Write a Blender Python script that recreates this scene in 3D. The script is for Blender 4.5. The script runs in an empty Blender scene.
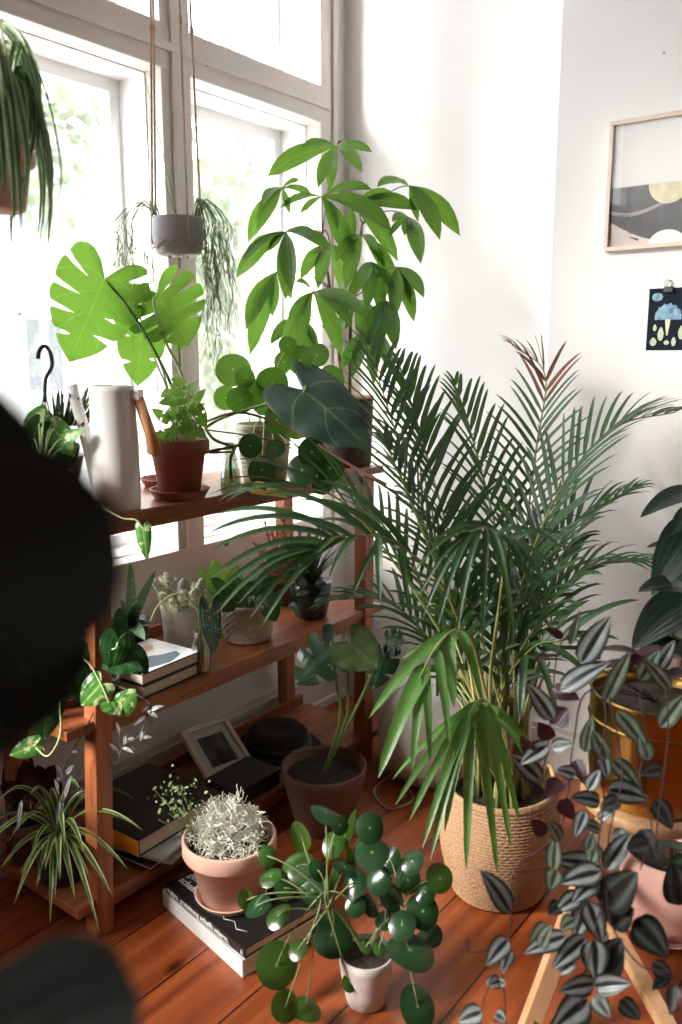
import bpy, math, random
from mathutils import Vector, Matrix, noise
V = Vector
R = random.Random(7)
sc = bpy.context.scene
col = sc.collection

# ------------------------------------------------------------------ camera
CAM_H = 1.25
FPX = 841.0
PITCH = math.radians(10.58)
YAW = math.radians(37.2)
cam = bpy.data.cameras.new('camera')
camo = bpy.data.objects.new('camera', cam)
col.objects.link(camo)
camo.location = (0, 0, CAM_H)
camo.rotation_euler = (math.pi / 2 - PITCH, 0, YAW)
cam.sensor_fit = 'VERTICAL'
cam.sensor_height = 36
cam.sensor_width = 24
cam.lens = FPX / 1024 * 36
cam.clip_start = .02
cam.dof.use_dof = True
cam.dof.focus_distance = 2.0
cam.dof.aperture_fstop = 2.3
sc.camera = camo
# ------------------------------------------------------------------ light
sc.view_settings.view_transform = 'Standard'
sc.view_settings.look = 'None'
sc.view_settings.gamma = 1
sc.view_settings.use_curve_mapping = False
sc.view_settings.exposure = 0.0
world = bpy.data.worlds.new('world')
sc.world = world
world.use_nodes = True
wb = world.node_tree.nodes['Background']
wb.inputs[0].default_value = (.93, .97, 1.0, 1)
wb.inputs[1].default_value = 10
sun = bpy.data.lights.new('sun', 'SUN')
sun.energy = 30.0
sun.angle = math.radians(24)
sun.color = (1, .95, .88)
suno = bpy.data.objects.new('sun', sun)
col.objects.link(suno)
suno.rotation_euler = V((.40, .80, -.50)).to_track_quat('-Z', 'Y').to_euler()
def portal(y0, y1, z0, z1):
    l = bpy.data.lights.new('window_portal', 'AREA')
    l.shape = 'RECTANGLE'
    l.size = z1 - z0
    l.size_y = y1 - y0
    l.cycles.is_portal = True
    o = bpy.data.objects.new('window_portal', l)
    col.objects.link(o)
    o.location = (-2.04, (y0 + y1) / 2, (z0 + z1) / 2)
    o.rotation_euler = (0, -math.pi / 2, 0)
portal(1.0, 2.3, .7, 3.0)
portal(-1.9, .5, .8, 3.0)

# ------------------------------------------------------------------ helpers
FW = V((-math.sin(YAW), math.cos(YAW), 0))
RT = V((math.cos(YAW), math.sin(YAW), 0))
UP = V((0, 0, 1))
CAMP = V((0, 0, CAM_H))
def pt(px, py, d):
    """world point seen at a pixel of the photograph, d metres deep"""
    r = (px - 341) / FPX; u = -(py - 512) / FPX
    return CAMP + d * (FW * (math.cos(PITCH) + u * math.sin(PITCH)) + RT * r + UP * (-math.sin(PITCH) + u * math.cos(PITCH)))
def proj(p):
    f = p.dot(FW); r = p.dot(RT); z = p.z - CAM_H
    d = f * math.cos(PITCH) - z * math.sin(PITCH); u = f * math.sin(PITCH) + z * math.cos(PITCH)
    return 341 + FPX * r / d, 512 - FPX * u / d, d
def at_x(px, x, z):
    lo, hi = -.5, 4
    for _ in range(40):
        m = (lo + hi) / 2
        if proj(V((x, m, z)))[0] < px: lo = m
        else: hi = m
    return V((x, lo, z))
ORG = {}
def thing(name, label, cat, loc=(0, 0, 0), group=None, kind=None):
    o = bpy.data.objects.new(name, None)
    o.empty_display_size = .05
    col.objects.link(o)
    o.location = loc
    ORG[o] = V(loc)
    tag(o, label, cat, group, kind)
    return o
def tag(o, label, cat=None, group=None, kind=None):
    if label: o['label'] = label
    if cat: o['category'] = cat
    if group: o['group'] = group
    if kind: o['kind'] = kind
    return o
class MB:
    def __init__(s):
        s.v = []; s.f = []; s.uv = []; s.mi = []
    def face(s, idx, uv=None, mi=0):
        s.f.append(idx); s.uv.append(uv or [(0, 0)] * len(idx)); s.mi.append(mi)
    def build(s, name, mats, parent=None, smooth=True, org=None, bevel=0, subsurf=0):
        o0 = V(org) if org is not None else (ORG[parent] if parent is not None else V((0, 0, 0)))
        me = bpy.data.meshes.new(name)
        me.from_pydata([tuple(V(v) - o0) for v in s.v], [], s.f)
        ul = me.uv_layers.new(name='uv')
        flat = []
        for u in s.uv:
            for a in u: flat += [a[0], a[1]]
        ul.data.foreach_set('uv', flat)
        if not isinstance(mats, (list, tuple)): mats = [mats]
        for m in mats: me.materials.append(m)
        me.polygons.foreach_set('material_index', s.mi)
        me.polygons.foreach_set('use_smooth', [smooth] * len(s.f))
        me.update()
        o = bpy.data.objects.new(name, me)
        col.objects.link(o)
        if parent is not None:
            o.parent = parent
            ORG[o] = o0
        else:
            o.location = o0
            ORG[o] = o0
        if bevel:
            b = o.modifiers.new('b', 'BEVEL'); b.width = bevel; b.segments = 2; b.limit_method = 'ANGLE'
            if smooth:
                o.modifiers.new('n', 'WEIGHTED_NORMAL')
        if subsurf:
            b = o.modifiers.new('s', 'SUBSURF'); b.levels = subsurf; b.render_levels = subsurf
        return o
    def box(s, a, b, M=None, mi=0):
        a = V(a); b = V(b)
        k = len(s.v)
        for z in (a.z, b.z):
            for x, y in ((a.x, a.y), (b.x, a.y), (b.x, b.y), (a.x, b.y)):
                p = V((x, y, z))
                s.v.append(M @ p if M else p)
        for q in ((0, 3, 2, 1), (4, 5, 6, 7), (0, 1, 5, 4), (1, 2, 6, 5), (2, 3, 7, 6), (3, 0, 4, 7)):
            s.face([k + i for i in q], [(0, 0), (1, 0), (1, 1), (0, 1)], mi)
        return s
    def lathe(s, c, prof, n=40, M=None, wob=None, mi=0, ell=(1, 1)):
        c = V(c); k = len(s.v); m = len(prof)
        for j, (r, z) in enumerate(prof):
            for i in range(n):
                a = 2 * math.pi * i / n
                rr = r * (wob(a, z) if wob else 1)
                p = V((rr * math.cos(a) * ell[0], rr * math.sin(a) * ell[1], z))
                s.v.append((M @ p if M else p) + c)
        for j in range(m - 1):
            for i in range(n):
                i2 = (i + 1) % n
                s.face([k + j * n + i, k + j * n + i2, k + (j + 1) * n + i2, k + (j + 1) * n + i],
                       [(i / n, j / m), ((i + 1) / n, j / m), ((i + 1) / n, (j + 1) / m), (i / n, (j + 1) / m)], mi)
        if prof[0][0] > 0: s.face([k + i for i in range(n)][::-1], None, mi)
        if prof[-1][0] > 0: s.face([k + (m - 1) * n + i for i in range(n)], None, mi)
        return s
    def tube(s, pts, r0, r1=None, n=6, mi=0, cap=True):
        if r1 is None: r1 = r0
        pts = [V(p) for p in pts]
        k = len(s.v); m = len(pts)
        ref = V((.3, .2, 1)).normalized()
        for j, p in enumerate(pts):
            d = (pts[min(j + 1, m - 1)] - pts[max(j - 1, 0)])
            if d.length < 1e-9: d = V((0, 0, 1))
            d.normalize()
            a = d.cross(ref)
            if a.length < .05: a = d.cross(V((1, 0, 0)))
            a.normalize(); b = d.cross(a)
            r = r0 + (r1 - r0) * j / (m - 1)
            for i in range(n):
                t = 2 * math.pi * i / n
                s.v.append(p + a * r * math.cos(t) + b * r * math.sin(t))
        for j in range(m - 1):
            for i in range(n):
                i2 = (i + 1) % n
                s.face([k + j * n + i, k + j * n + i2, k + (j + 1) * n + i2, k + (j + 1) * n + i],
                       [(i / n, j / m), ((i + 1) / n, j / m), ((i + 1) / n, (j + 1) / m), (i / n, (j + 1) / m)], mi)
        if cap:
            s.face([k + i for i in range(n)][::-1], None, mi)
            s.face([k + (m - 1) * n + i for i in range(n)], None, mi)
        return s
    # leaf along a curve of midrib points
    def blade(s, mid, w, prof, nrm, fold=.15, ns=2, mi=0, curl=0, wave=0):
        m = len(mid); k = len(s.v); nc = 2 * ns + 1
        ph = R.random() * 6
        for j, p in enumerate(mid):
            t = j / (m - 1)
            d = (mid[min(j + 1, m - 1)] - mid[max(j - 1, 0)]).normalized()
            sd = d.cross(nrm)
            if sd.length < 1e-3: sd = d.cross(V((.3, .9, .1)))
            sd.normalize()
            nn = sd.cross(d).normalized()
            ww = w * prof(t) / 2
            for q in range(-ns, ns + 1):
                a = q / ns
                s.v.append(p + sd * a * ww * (1 - curl * .3 * abs(a)) + nn * (abs(a) ** 1.2 * fold * ww - curl * a * a * ww
                           + wave * ww * math.sin(t * 14 + ph + a) * abs(a)))
        for j in range(m - 1):
            for q in range(nc - 1):
                s.face([k + j * nc + q, k + j * nc + q + 1, k + (j + 1) * nc + q + 1, k + (j + 1) * nc + q],
                       [(q / (nc - 1), j / (m - 1)), ((q + 1) / (nc - 1), j / (m - 1)),
                        ((q + 1) / (nc - 1), (j + 1) / (m - 1)), (q / (nc - 1), (j + 1) / (m - 1))], mi)
        return s
    def leaf(s, p, tip, w, prof, nrm=None, arch=.12, fold=.15, segs=8, ns=2, mi=0, curl=0, wave=0):
        p = V(p); tip = V(tip)
        if nrm is None: nrm = facing(p)
        L = (tip - p).length
        c = (p + tip) / 2 + UP * arch * L * 1.2 + nrm * arch * L * .3
        mid = [(1 - t) ** 2 * p + 2 * t * (1 - t) * c + t * t * tip for t in [i / segs for i in range(segs + 1)]]
        return s.blade(mid, w, prof, nrm, fold, ns, mi, curl, wave)
    def disc(s, c, nrm, r, n=18, dome=.12, mi=0, ell=1.0, rot=0):
        """round leaf held at its middle (peltate)"""
        c = V(c); nrm = V(nrm).normalized()
        a = nrm.cross(UP if abs(nrm.z) < .95 else V((1, 0, 0))).normalized(); b = nrm.cross(a)
        if rot:
            a, b = a * math.cos(rot) + b * math.sin(rot), b * math.cos(rot) - a * math.sin(rot)
        k = len(s.v)
        s.v.append(c - nrm * dome * r * .15)
        ph = R.random() * 6
        for ring in (.35, .7, 1.0):
            for i in range(n):
                t = 2 * math.pi * i / n
                s.v.append(c + (a * math.cos(t) * ell + b * math.sin(t)) * r * ring - nrm * dome * r * (ring ** 2) * (1 + .5 * math.sin(2 * t + ph)))
        for i in range(n):
            i2 = (i + 1) % n
            s.face([k, k + 1 + i, k + 1 + i2], [(.0, 0), (.35, 0), (.35, 0)], mi)
            for g in (0, 1):
                A = k + 1 + g * n; B = A + n
                u0 = (.35, .7)[g]; u1 = (.7, 1.)[g]
                s.face([A + i, B + i, B + i2, A + i2], [(u0, 0), (u1, 0), (u1, 0), (u0, 0)], mi)
        return s
def facing(p, up=.35, j=.25):
    d = (CAMP - V(p)).normalized()
    return (d + UP * up + V((R.uniform(-j, j), R.uniform(-j, j), R.uniform(-j, j)))).normalized()
def bez(p0, p1, p2, n=10):
    p0, p1, p2 = V(p0), V(p1), V(p2)
    return [(1 - t) ** 2 * p0 + 2 * t * (1 - t) * p1 + t * t * p2 for t in [i / n for i in range(n + 1)]]
def spline(P, n=6):
    P = [V(p) for p in P]
    Q = [P[0] * 2 - P[1]] + P + [P[-1] * 2 - P[-2]]
    out = []
    for i in range(1, len(Q) - 2):
        for k in range(n):
            t = k / n
            out.append(.5 * ((2 * Q[i]) + (Q[i + 1] - Q[i - 1]) * t + (2 * Q[i - 1] - 5 * Q[i] + 4 * Q[i + 1] - Q[i + 2]) * t * t
                             + (3 * Q[i] - Q[i - 1] - 3 * Q[i + 1] + Q[i + 2]) * t ** 3))
    out.append(P[-1])
    return out
# outlines
lance = lambda t: max(.02, math.sin(math.pi * min(1, t ** .75)) ** .8) if t < 1 else .0
ovate = lambda t: 0 if t >= 1 else (math.sin(math.pi * t ** .62) ** .75 if t > 0 else .12)
oblan = lambda t: 0 if t >= 1 else max(.06, math.sin(math.pi * t ** 1.35) ** .8)
strap = lambda t: 0 if t >= 1 else min(1, .55 + t * 2.2) * min(1, (1 - t) * 2.0) ** .7
heart = lambda t: 0 if t >= 1 else (math.sin(math.pi * (.16 + .84 * t) ** .8) ** .7)
needle = lambda t: 0 if t >= 1 else min(1, .4 + t * 5) * (1 - t) ** .45

# ------------------------------------------------------------------ materials
def mat(name, color, rough=.6, metal=0, spec=.5, bump=None, var=0, var_scale=8, coat=0, var2=None):
    m = bpy.data.materials.new(name); m.use_nodes = True
    nt = m.node_tree; b = nt.nodes['Principled BSDF']
    b.inputs['Base Color'].default_value = (*color, 1)
    b.inputs['Roughness'].default_value = rough
    b.inputs['Metallic'].default_value = metal
    b.inputs['Specular IOR Level'].default_value = spec
    if coat: b.inputs['Coat Weight'].default_value = coat; b.inputs['Coat Roughness'].default_value = .1
    tc = nt.nodes.new('ShaderNodeTexCoord')
    if var:
        n = nt.nodes.new('ShaderNodeTexNoise'); n.inputs['Scale'].default_value = var_scale; n.inputs['Detail'].default_value = 5
        nt.links.new(tc.outputs['Object'], n.inputs['Vector'])
        rp = nt.nodes.new('ShaderNodeValToRGB')
        rp.color_ramp.elements[0].position = .3; rp.color_ramp.elements[1].position = .7
        c2 = var2 or tuple(min(1, c * (1 + var)) for c in color)
        rp.color_ramp.elements[0].color = (*[c * (1 - var) for c in color], 1)
        rp.color_ramp.elements[1].color = (*c2, 1)
        nt.links.new(n.outputs['Fac'], rp.inputs['Fac'])
        nt.links.new(rp.outputs['Color'], b.inputs['Base Color'])
    if bump:
        n = nt.nodes.new('ShaderNodeTexNoise'); n.inputs['Scale'].default_value = bump[0]; n.inputs['Detail'].default_value = 4
        nt.links.new(tc.outputs['Object'], n.inputs['Vector'])
        bn = nt.nodes.new('ShaderNodeBump'); bn.inputs['Strength'].default_value = bump[1]; bn.inputs['Distance'].default_value = .004
        nt.links.new(n.outputs['Fac'], bn.inputs['Height']); nt.links.new(bn.outputs['Normal'], b.inputs['Normal'])
    return m
def leafmat(name, stops, axis='x', rough=.4, trans=.35, tcol=None, tip=None, noise_scale=18, noise_amt=.25, spec=.5, blotch=None, veins=None):
    """leaf: colour over the blade's width (stops over |u|), some light passing through"""
    m = bpy.data.materials.new(name); m.use_nodes = True
    nt = m.node_tree; N = nt.nodes; L = nt.links
    b = N['Principled BSDF']; out = N['Material Output']
    uv = N.new('ShaderNodeUVMap'); uv.uv_map = 'uv'
    sp = N.new('ShaderNodeSeparateXYZ'); L.new(uv.outputs['UV'], sp.inputs[0])
    tc = N.new('ShaderNodeTexCoord')
    if axis == 'x':
        a = N.new('ShaderNodeMath'); a.operation = 'MULTIPLY_ADD'; a.inputs[1].default_value = 2; a.inputs[2].default_value = -1
        L.new(sp.outputs['X'], a.inputs[0])
        ab = N.new('ShaderNodeMath'); ab.operation = 'ABSOLUTE'; L.new(a.outputs[0], ab.inputs[0]); fac = ab.outputs[0]
    else:
        fac = sp.outputs['X']
    nz = N.new('ShaderNodeTexNoise'); nz.inputs['Scale'].default_value = noise_scale; nz.inputs['Detail'].default_value = 4
    L.new(tc.outputs['Object'], nz.inputs['Vector'])
    rp = N.new('ShaderNodeValToRGB')
    el = rp.color_ramp.elements
    while len(el) > 1: el.remove(el[0])
    el[0].position = stops[0][0]; el[0].color = (*stops[0][1], 1)
    for p_, c_ in stops[1:]:
        e = el.new(p_); e.color = (*c_, 1)
    L.new(fac, rp.inputs['Fac'])
    colr = rp.outputs['Color']
    if blotch:
        n2 = N.new('ShaderNodeTexNoise'); n2.inputs['Scale'].default_value = blotch[1]; n2.inputs['Detail'].default_value = 3
        L.new(tc.outputs['Object'], n2.inputs['Vector'])
        r2 = N.new('ShaderNodeValToRGB'); r2.color_ramp.elements[0].position = blotch[2]; r2.color_ramp.elements[1].position = blotch[2] + .05
        L.new(n2.outputs['Fac'], r2.inputs['Fac'])
        mx = N.new('ShaderNodeMixRGB'); L.new(r2.outputs['Color'], mx.inputs[0]); L.new(colr, mx.inputs[1]); mx.inputs[2].default_value = (*blotch[0], 1)
        colr = mx.outputs[0]
    if veins and axis == 'x':
        va = N.new('ShaderNodeMath'); va.operation = 'MULTIPLY_ADD'; va.inputs[1].default_value = -.30; L.new(fac, va.inputs[0]); L.new(sp.outputs['Y'], va.inputs[2])
        vb = N.new('ShaderNodeMath'); vb.operation = 'MULTIPLY'; vb.inputs[1].default_value = veins[0]; L.new(va.outputs[0], vb.inputs[0])
        vc = N.new('ShaderNodeMath'); vc.operation = 'PINGPONG'; vc.inputs[1].default_value = 1; L.new(vb.outputs[0], vc.inputs[0])
        vd = N.new('ShaderNodeMath'); vd.operation = 'GREATER_THAN'; vd.inputs[1].default_value = .93; L.new(vc.outputs[0], vd.inputs[0])
        ve = N.new('ShaderNodeMath'); ve.operation = 'MULTIPLY'; ve.inputs[1].default_value = veins[1]; L.new(vd.outputs[0], ve.inputs[0])
        mx = N.new('ShaderNodeMixRGB'); L.new(ve.outputs[0], mx.inputs[0]); L.new(colr, mx.inputs[1]); mx.inputs[2].default_value = (*stops[0][1], 1)
        colr = mx.outputs[0]
    mr = N.new('ShaderNodeMapRange'); mr.inputs['From Min'].default_value = .3; mr.inputs['From Max'].default_value = .7
    mr.inputs['To Min'].default_value = 1 - noise_amt; mr.inputs['To Max'].default_value = 1 + noise_amt
    L.new(nz.outputs['Fac'], mr.inputs['Value'])
    ml = N.new('ShaderNodeVectorMath'); ml.operation = 'SCALE'
    L.new(colr, ml.inputs[0]); L.new(mr.outputs[0], ml.inputs['Scale'])
    colr = ml.outputs[0]
    if tip:
        r3 = N.new('ShaderNodeValToRGB'); r3.color_ramp.elements[0].position = tip[1]; r3.color_ramp.elements[1].position = min(1, tip[1] + .04)
        L.new(sp.outputs['Y'], r3.inputs['Fac'])
        mx = N.new('ShaderNodeMixRGB'); L.new(r3.outputs['Color'], mx.inputs[0]); L.new(colr, mx.inputs[1]); mx.inputs[2].default_value = (*tip[0], 1)
        colr = mx.outputs[0]
    L.new(colr, b.inputs['Base Color'])
    b.inputs['Roughness'].default_value = rough
    b.inputs['Specular IOR Level'].default_value = spec
    # fine ribs across the blade
    if axis == 'r': L_bump = 0
    else: L_bump = .12
    wv = N.new('ShaderNodeMath'); wv.operation = 'SINE'
    sc_ = N.new('ShaderNodeMath'); sc_.operation = 'MULTIPLY'; sc_.inputs[1].default_value = 40
    L.new(sp.outputs['X'], sc_.inputs[0]); L.new(sc_.outputs[0], wv.inputs[0])
    bn = N.new('ShaderNodeBump'); bn.inputs['Strength'].default_value = L_bump; bn.inputs['Distance'].default_value = .002
    L.new(wv.outputs[0], bn.inputs['Height']); L.new(bn.outputs['Normal'], b.inputs['Normal'])
    if trans:
        tr = N.new('ShaderNodeBsdfTranslucent')
        if tcol:
            tr.inputs['Color'].default_value = (*tcol, 1)
        else:
            L.new(colr, tr.inputs['Color'])
        mix = N.new('ShaderNodeMixShader'); mix.inputs[0].default_value = trans
        L.new(b.outputs[0], mix.inputs[1]); L.new(tr.outputs[0], mix.inputs[2]); L.new(mix.outputs[0], out.inputs['Surface'])
    return m
def woodmat(name, c1, c2, rough=.4, scale=(30, 2, 30), coat=0):
    m = bpy.data.materials.new(name); m.use_nodes = True
    nt = m.node_tree; N = nt.nodes; L = nt.links; b = N['Principled BSDF']
    tc = N.new('ShaderNodeTexCoord'); mp = N.new('ShaderNodeMapping'); mp.inputs['Scale'].default_value = scale
    L.new(tc.outputs['Object'], mp.inputs['Vector'])
    n = N.new('ShaderNodeTexNoise'); n.inputs['Scale'].default_value = 1.5; n.inputs['Detail'].default_value = 8; n.inputs['Distortion'].default_value = .6
    L.new(mp.outputs[0], n.inputs['Vector'])
    rp = N.new('ShaderNodeValToRGB'); rp.color_ramp.elements[0].position = .35; rp.color_ramp.elements[1].position = .65
    rp.color_ramp.elements[0].color = (*c1, 1); rp.color_ramp.elements[1].color = (*c2, 1)
    L.new(n.outputs['Fac'], rp.inputs['Fac']); L.new(rp.outputs['Color'], b.inputs['Base Color'])
    b.inputs['Roughness'].default_value = rough
    if coat: b.inputs['Coat Weight'].default_value = coat; b.inputs['Coat Roughness'].default_value = .15
    bn = N.new('ShaderNodeBump'); bn.inputs['Strength'].default_value = .15; bn.inputs['Distance'].default_value = .002
    L.new(n.outputs['Fac'], bn.inputs['Height']); L.new(bn.outputs['Normal'], b.inputs['Normal'])
    return m
def floormat():
    m = bpy.data.materials.new('pine_floorboards'); m.use_nodes = True
    nt = m.node_tree; N = nt.nodes; L = nt.links; b = N['Principled BSDF']
    tc = N.new('ShaderNodeTexCoord'); sp = N.new('ShaderNodeSeparateXYZ'); L.new(tc.outputs['Object'], sp.inputs[0])
    def math_(op, a, bb=None, c=None):
        n = N.new('ShaderNodeMath'); n.operation = op
        for i, x in enumerate((a, bb, c)):
            if x is None: continue
            if isinstance(x, (int, float)): n.inputs[i].default_value = x
            else: L.new(x, n.inputs[i])
        return n.outputs[0]
    xs = math_('MULTIPLY_ADD', sp.outputs['X'], 1 / .1675, 10 + 1.195 / .1675)   # a seam at x = -1.195
    idx = math_('FLOOR', xs); fr = math_('FRACT', xs)
    wn = N.new('ShaderNodeTexWhiteNoise'); wn.noise_dimensions = '1D'; L.new(idx, wn.inputs['W'])
    cx = N.new('ShaderNodeCombineXYZ')
    L.new(math_('MULTIPLY', sp.outputs['X'], 26), cx.inputs[0])
    L.new(math_('MULTIPLY_ADD', sp.outputs['Y'], 1.3, math_('MULTIPLY', wn.outputs['Value'], 37)), cx.inputs[1])
    nz = N.new('ShaderNodeTexNoise'); nz.inputs['Scale'].default_value = 1.0; nz.inputs['Detail'].default_value = 7; nz.inputs['Distortion'].default_value = .8
    L.new(cx.outputs[0], nz.inputs['Vector'])
    rp = N.new('ShaderNodeValToRGB'); e = rp.color_ramp.elements
    e[0].position = .25; e[0].color = (.15, .030, .010, 1); e[1].position = .75; e[1].color = (.46, .135, .04, 1)
    k = e.new(.5); k.color = (.31, .070, .019, 1)
    L.new(nz.outputs['Fac'], rp.inputs['Fac'])
    br = math_('MULTIPLY_ADD', wn.outputs['Value'], .5, .75)
    s1 = N.new('ShaderNodeVectorMath'); s1.operation = 'SCALE'; L.new(rp.outputs['Color'], s1.inputs[0]); L.new(br, s1.inputs['Scale'])
    # knots
    ck = N.new('ShaderNodeCombineXYZ'); L.new(math_('MULTIPLY', sp.outputs['X'], 6.5), ck.inputs[0]); L.new(math_('MULTIPLY', sp.outputs['Y'], 3.6), ck.inputs[1])
    vo = N.new('ShaderNodeTexVoronoi'); vo.inputs['Scale'].default_value = 1; L.new(ck.outputs[0], vo.inputs['Vector'])
    kr = N.new('ShaderNodeValToRGB'); kr.color_ramp.elements[0].position = .06; kr.color_ramp.elements[0].color = (.18, .12, .1, 1)
    kr.color_ramp.elements[1].position = .13; kr.color_ramp.elements[1].color = (1, 1, 1, 1)
    L.new(vo.outputs['Distance'], kr.inputs['Fac'])
    m1 = N.new('ShaderNodeMixRGB'); m1.blend_type = 'MULTIPLY'; m1.inputs[0].default_value = 1; L.new(s1.outputs[0], m1.inputs[1]); L.new(kr.outputs['Color'], m1.inputs[2])
    ed = math_('ABSOLUTE', math_('SUBTRACT', fr, .5))
    gp = math_('GREATER_THAN', ed, .487)
    m2 = N.new('ShaderNodeMixRGB'); L.new(gp, m2.inputs[0]); L.new(m1.outputs[0], m2.inputs[1]); m2.inputs[2].default_value = (.012, .006, .004, 1)
    L.new(m2.outputs[0], b.inputs['Base Color'])
    b.inputs['Roughness'].default_value = .33
    bn = N.new('ShaderNodeBump'); bn.inputs['Strength'].default_value = .25; bn.inputs['Distance'].default_value = .003
    hh = math_('SUBTRACT', nz.outputs['Fac'], math_('MULTIPLY', gp, 3)); L.new(hh, bn.inputs['Height']); L.new(bn.outputs['Normal'], b.inputs['Normal'])
    return m
def glassmat(name, refl=.06, tint=(1, 1, 1), rough=0, rmax=.6):
    m = bpy.data.materials.new(name); m.use_nodes = True
    nt = m.node_tree; N = nt.nodes; L = nt.links; N.remove(N['Principled BSDF']); out = N['Material Output']
    t = N.new('ShaderNodeBsdfTransparent'); t.inputs[0].default_value = (*tint, 1)
    g = N.new('ShaderNodeBsdfGlossy'); g.inputs['Roughness'].default_value = rough
    lw = N.new('ShaderNodeLayerWeight'); lw.inputs[0].default_value = .25
    mr = N.new('ShaderNodeMapRange'); mr.inputs['To Min'].default_value = refl; mr.inputs['To Max'].default_value = min(1, refl + rmax)
    L.new(lw.outputs['Facing'], mr.inputs['Value'])
    mx = N.new('ShaderNodeMixShader'); L.new(mr.outputs[0], mx.inputs[0]); L.new(t.outputs[0], mx.inputs[1]); L.new(g.outputs[0], mx.inputs[2])
    L.new(mx.outputs[0], out.inputs['Surface'])
    return m

M = {}
M['wall'] = mat('white_plaster', (.87, .855, .84), .9, bump=(60, .15), var=.02, var_scale=2)
M['room_wall'] = mat('dark_room_side', (.10, .085, .075), .9)  # unseen walls, colour kept dark to cut the light bounced back
M['ceiling'] = mat('ceiling_paint', (.50, .49, .48), .9)
M['frame_paint'] = mat('window_paint', (.80, .735, .70), .45, var=.04, var_scale=5, bump=(12, .2))
M['white_paint'] = mat('white_gloss_paint', (.90, .90, .90), .4)
M['base_paint'] = mat('baseboard_paint', (.70, .66, .62), .5)
M['floor'] = floormat()
M['shelf'] = woodmat('stained_shelf_wood', (.20, .058, .022), (.34, .115, .045), .35, (24, 2, 24))
M['shelf_post'] = woodmat('stained_post_wood', (.27, .078, .028), (.42, .14, .055), .35, (30, 30, 2.5))
M['lightwood'] = woodmat('light_wood', (.50, .27, .13), (.66, .40, .21), .4, (20, 20, 3))
M['palewood'] = mat('pale_frame_wood', (.72, .58, .48), .45, var=.06, var_scale=20)
M['handle'] = woodmat('handle_wood', (.40, .17, .06), (.56, .27, .11), .4, (30, 30, 4))
M['soil'] = mat('potting_soil', (.035, .024, .018), .95, bump=(90, 1.0), var=.5, var_scale=60)
M['terra'] = mat('terracotta', (.58, .33, .25), .8, var=.10, var_scale=6, bump=(40, .15), var2=(.72, .47, .38))
M['terra_red'] = mat('red_terracotta', (.24, .068, .04), .65, var=.15, var_scale=9, bump=(50, .12))
M['terra_dark'] = mat('dark_terracotta', (.13, .055, .045), .7, var=.2, var_scale=9, bump=(40, .15))
M['terra_pink'] = mat('pink_terracotta', (.66, .38, .32), .75, var=.1, var_scale=5, bump=(50, .12))
M['enamel'] = mat('white_enamel', (.78, .76, .75), .3, coat=.3)
M['black_glaze'] = mat('black_glaze', (.012, .013, .014), .25)
M['green_glaze'] = mat('dark_green_glaze', (.02, .035, .025), .2)
M['cream_glaze'] = mat('cream_glaze', (.36, .34, .21), .4, var=.15, var_scale=7)
M['white_ceramic'] = mat('white_ceramic', (.72, .68, .62), .45)
M['chalk_pot'] = mat('chalky_white_pot', (.62, .56, .52), .75, var=.25, var_scale=14, bump=(30, .3))
M['taupe'] = mat('taupe_ceramic', (.40, .33, .27), .6, var=.08)
M['grey_ceramic'] = mat('grey_cement', (.36, .34, .36), .6, var=.05)
M['brass'] = mat('brass', (.46, .28, .08), .24, metal=1, var=.1, var_scale=4)
M['black_plastic'] = mat('dark_grey_plastic', (.03, .035, .032), .4)
M['rope'] = mat('jute_rope', (.62, .46, .33), .9, bump=(300, 1), var=.2, var_scale=120)
M['glass'] = glassmat('clear_glass', .05)
M['picture_glass'] = glassmat('picture_glass', .02, rmax=.12)
M['vase_glass'] = glassmat('vase_glass', .10, (.80, .84, .78))
M['water'] = glassmat('water', .10, (.72, .74, .52))
M['black_cover'] = mat('black_book_cover', (.014, .014, .015), .35)
M['white_cover'] = mat('white_book_cover', (.86, .86, .85), .5)
M['paper'] = mat('book_pages', (.66, .60, .50), .9)
M['orange_cover'] = mat('orange_spine', (.90, .36, .03), .5)
M['white_ink'] = mat('white_ink', (.85, .85, .83), .6)
M['blue_cover'] = mat('blue_grey_print', (.11, .17, .22), .5)
M['tan_print'] = mat('tan_print', (.62, .50, .34), .5)
M['felt'] = mat('black_felt', (.018, .016, .016), .95, bump=(200, .6))
M['photo'] = mat('dark_photo', (.03, .03, .03), .3, var=.8, var_scale=22, var2=(.16, .15, .14))
M['off_white'] = mat('off_white_mat', (.58, .55, .52), .7)
M['fabric'] = mat('white_fabric', (.82, .77, .75), .9, bump=(140, .5))
M['cable'] = mat('cable_grey', (.35, .30, .27), .5)
# leaves
G = lambda *c: c
M['monstera'] = leafmat('monstera_leaf', [(0, (.22, .34, .10)), (.05, (.10, .22, .02)), (1, (.075, .18, .02))], trans=.5, tcol=(.15, .31, .035), rough=.35, veins=(9, .6))
M['monstera_dark'] = leafmat('dark_monstera_leaf', [(0, (.05, .11, .04)), (.06, (.022, .06, .025)), (1, (.015, .045, .02))], trans=.15, rough=.35)
M['bright_leaf'] = leafmat('bright_leaf', [(0, (.20, .34, .10)), (.08, (.08, .19, .03)), (1, (.06, .14, .02))], trans=.45, tcol=(.18, .34, .04), veins=(8, .4))
M['pachira'] = leafmat('pachira_leaf', [(0, (.19, .28, .10)), (.08, (.06, .135, .03)), (1, (.04, .10, .022))], trans=.45, tcol=(.15, .31, .035), rough=.3, veins=(12, .35))
M['olive_leaf'] = leafmat('olive_leaf', [(0, (.16, .22, .08)), (.06, (.085, .13, .045)), (1, (.07, .11, .035))], trans=.3, rough=.35, veins=(6, .3))
M['pothos_plain'] = leafmat('mid_green_leaf', [(0, (.10, .18, .06)), (.08, (.04, .10, .025)), (1, (.025, .07, .018))], trans=.3, rough=.3, veins=(8, .3))
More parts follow.
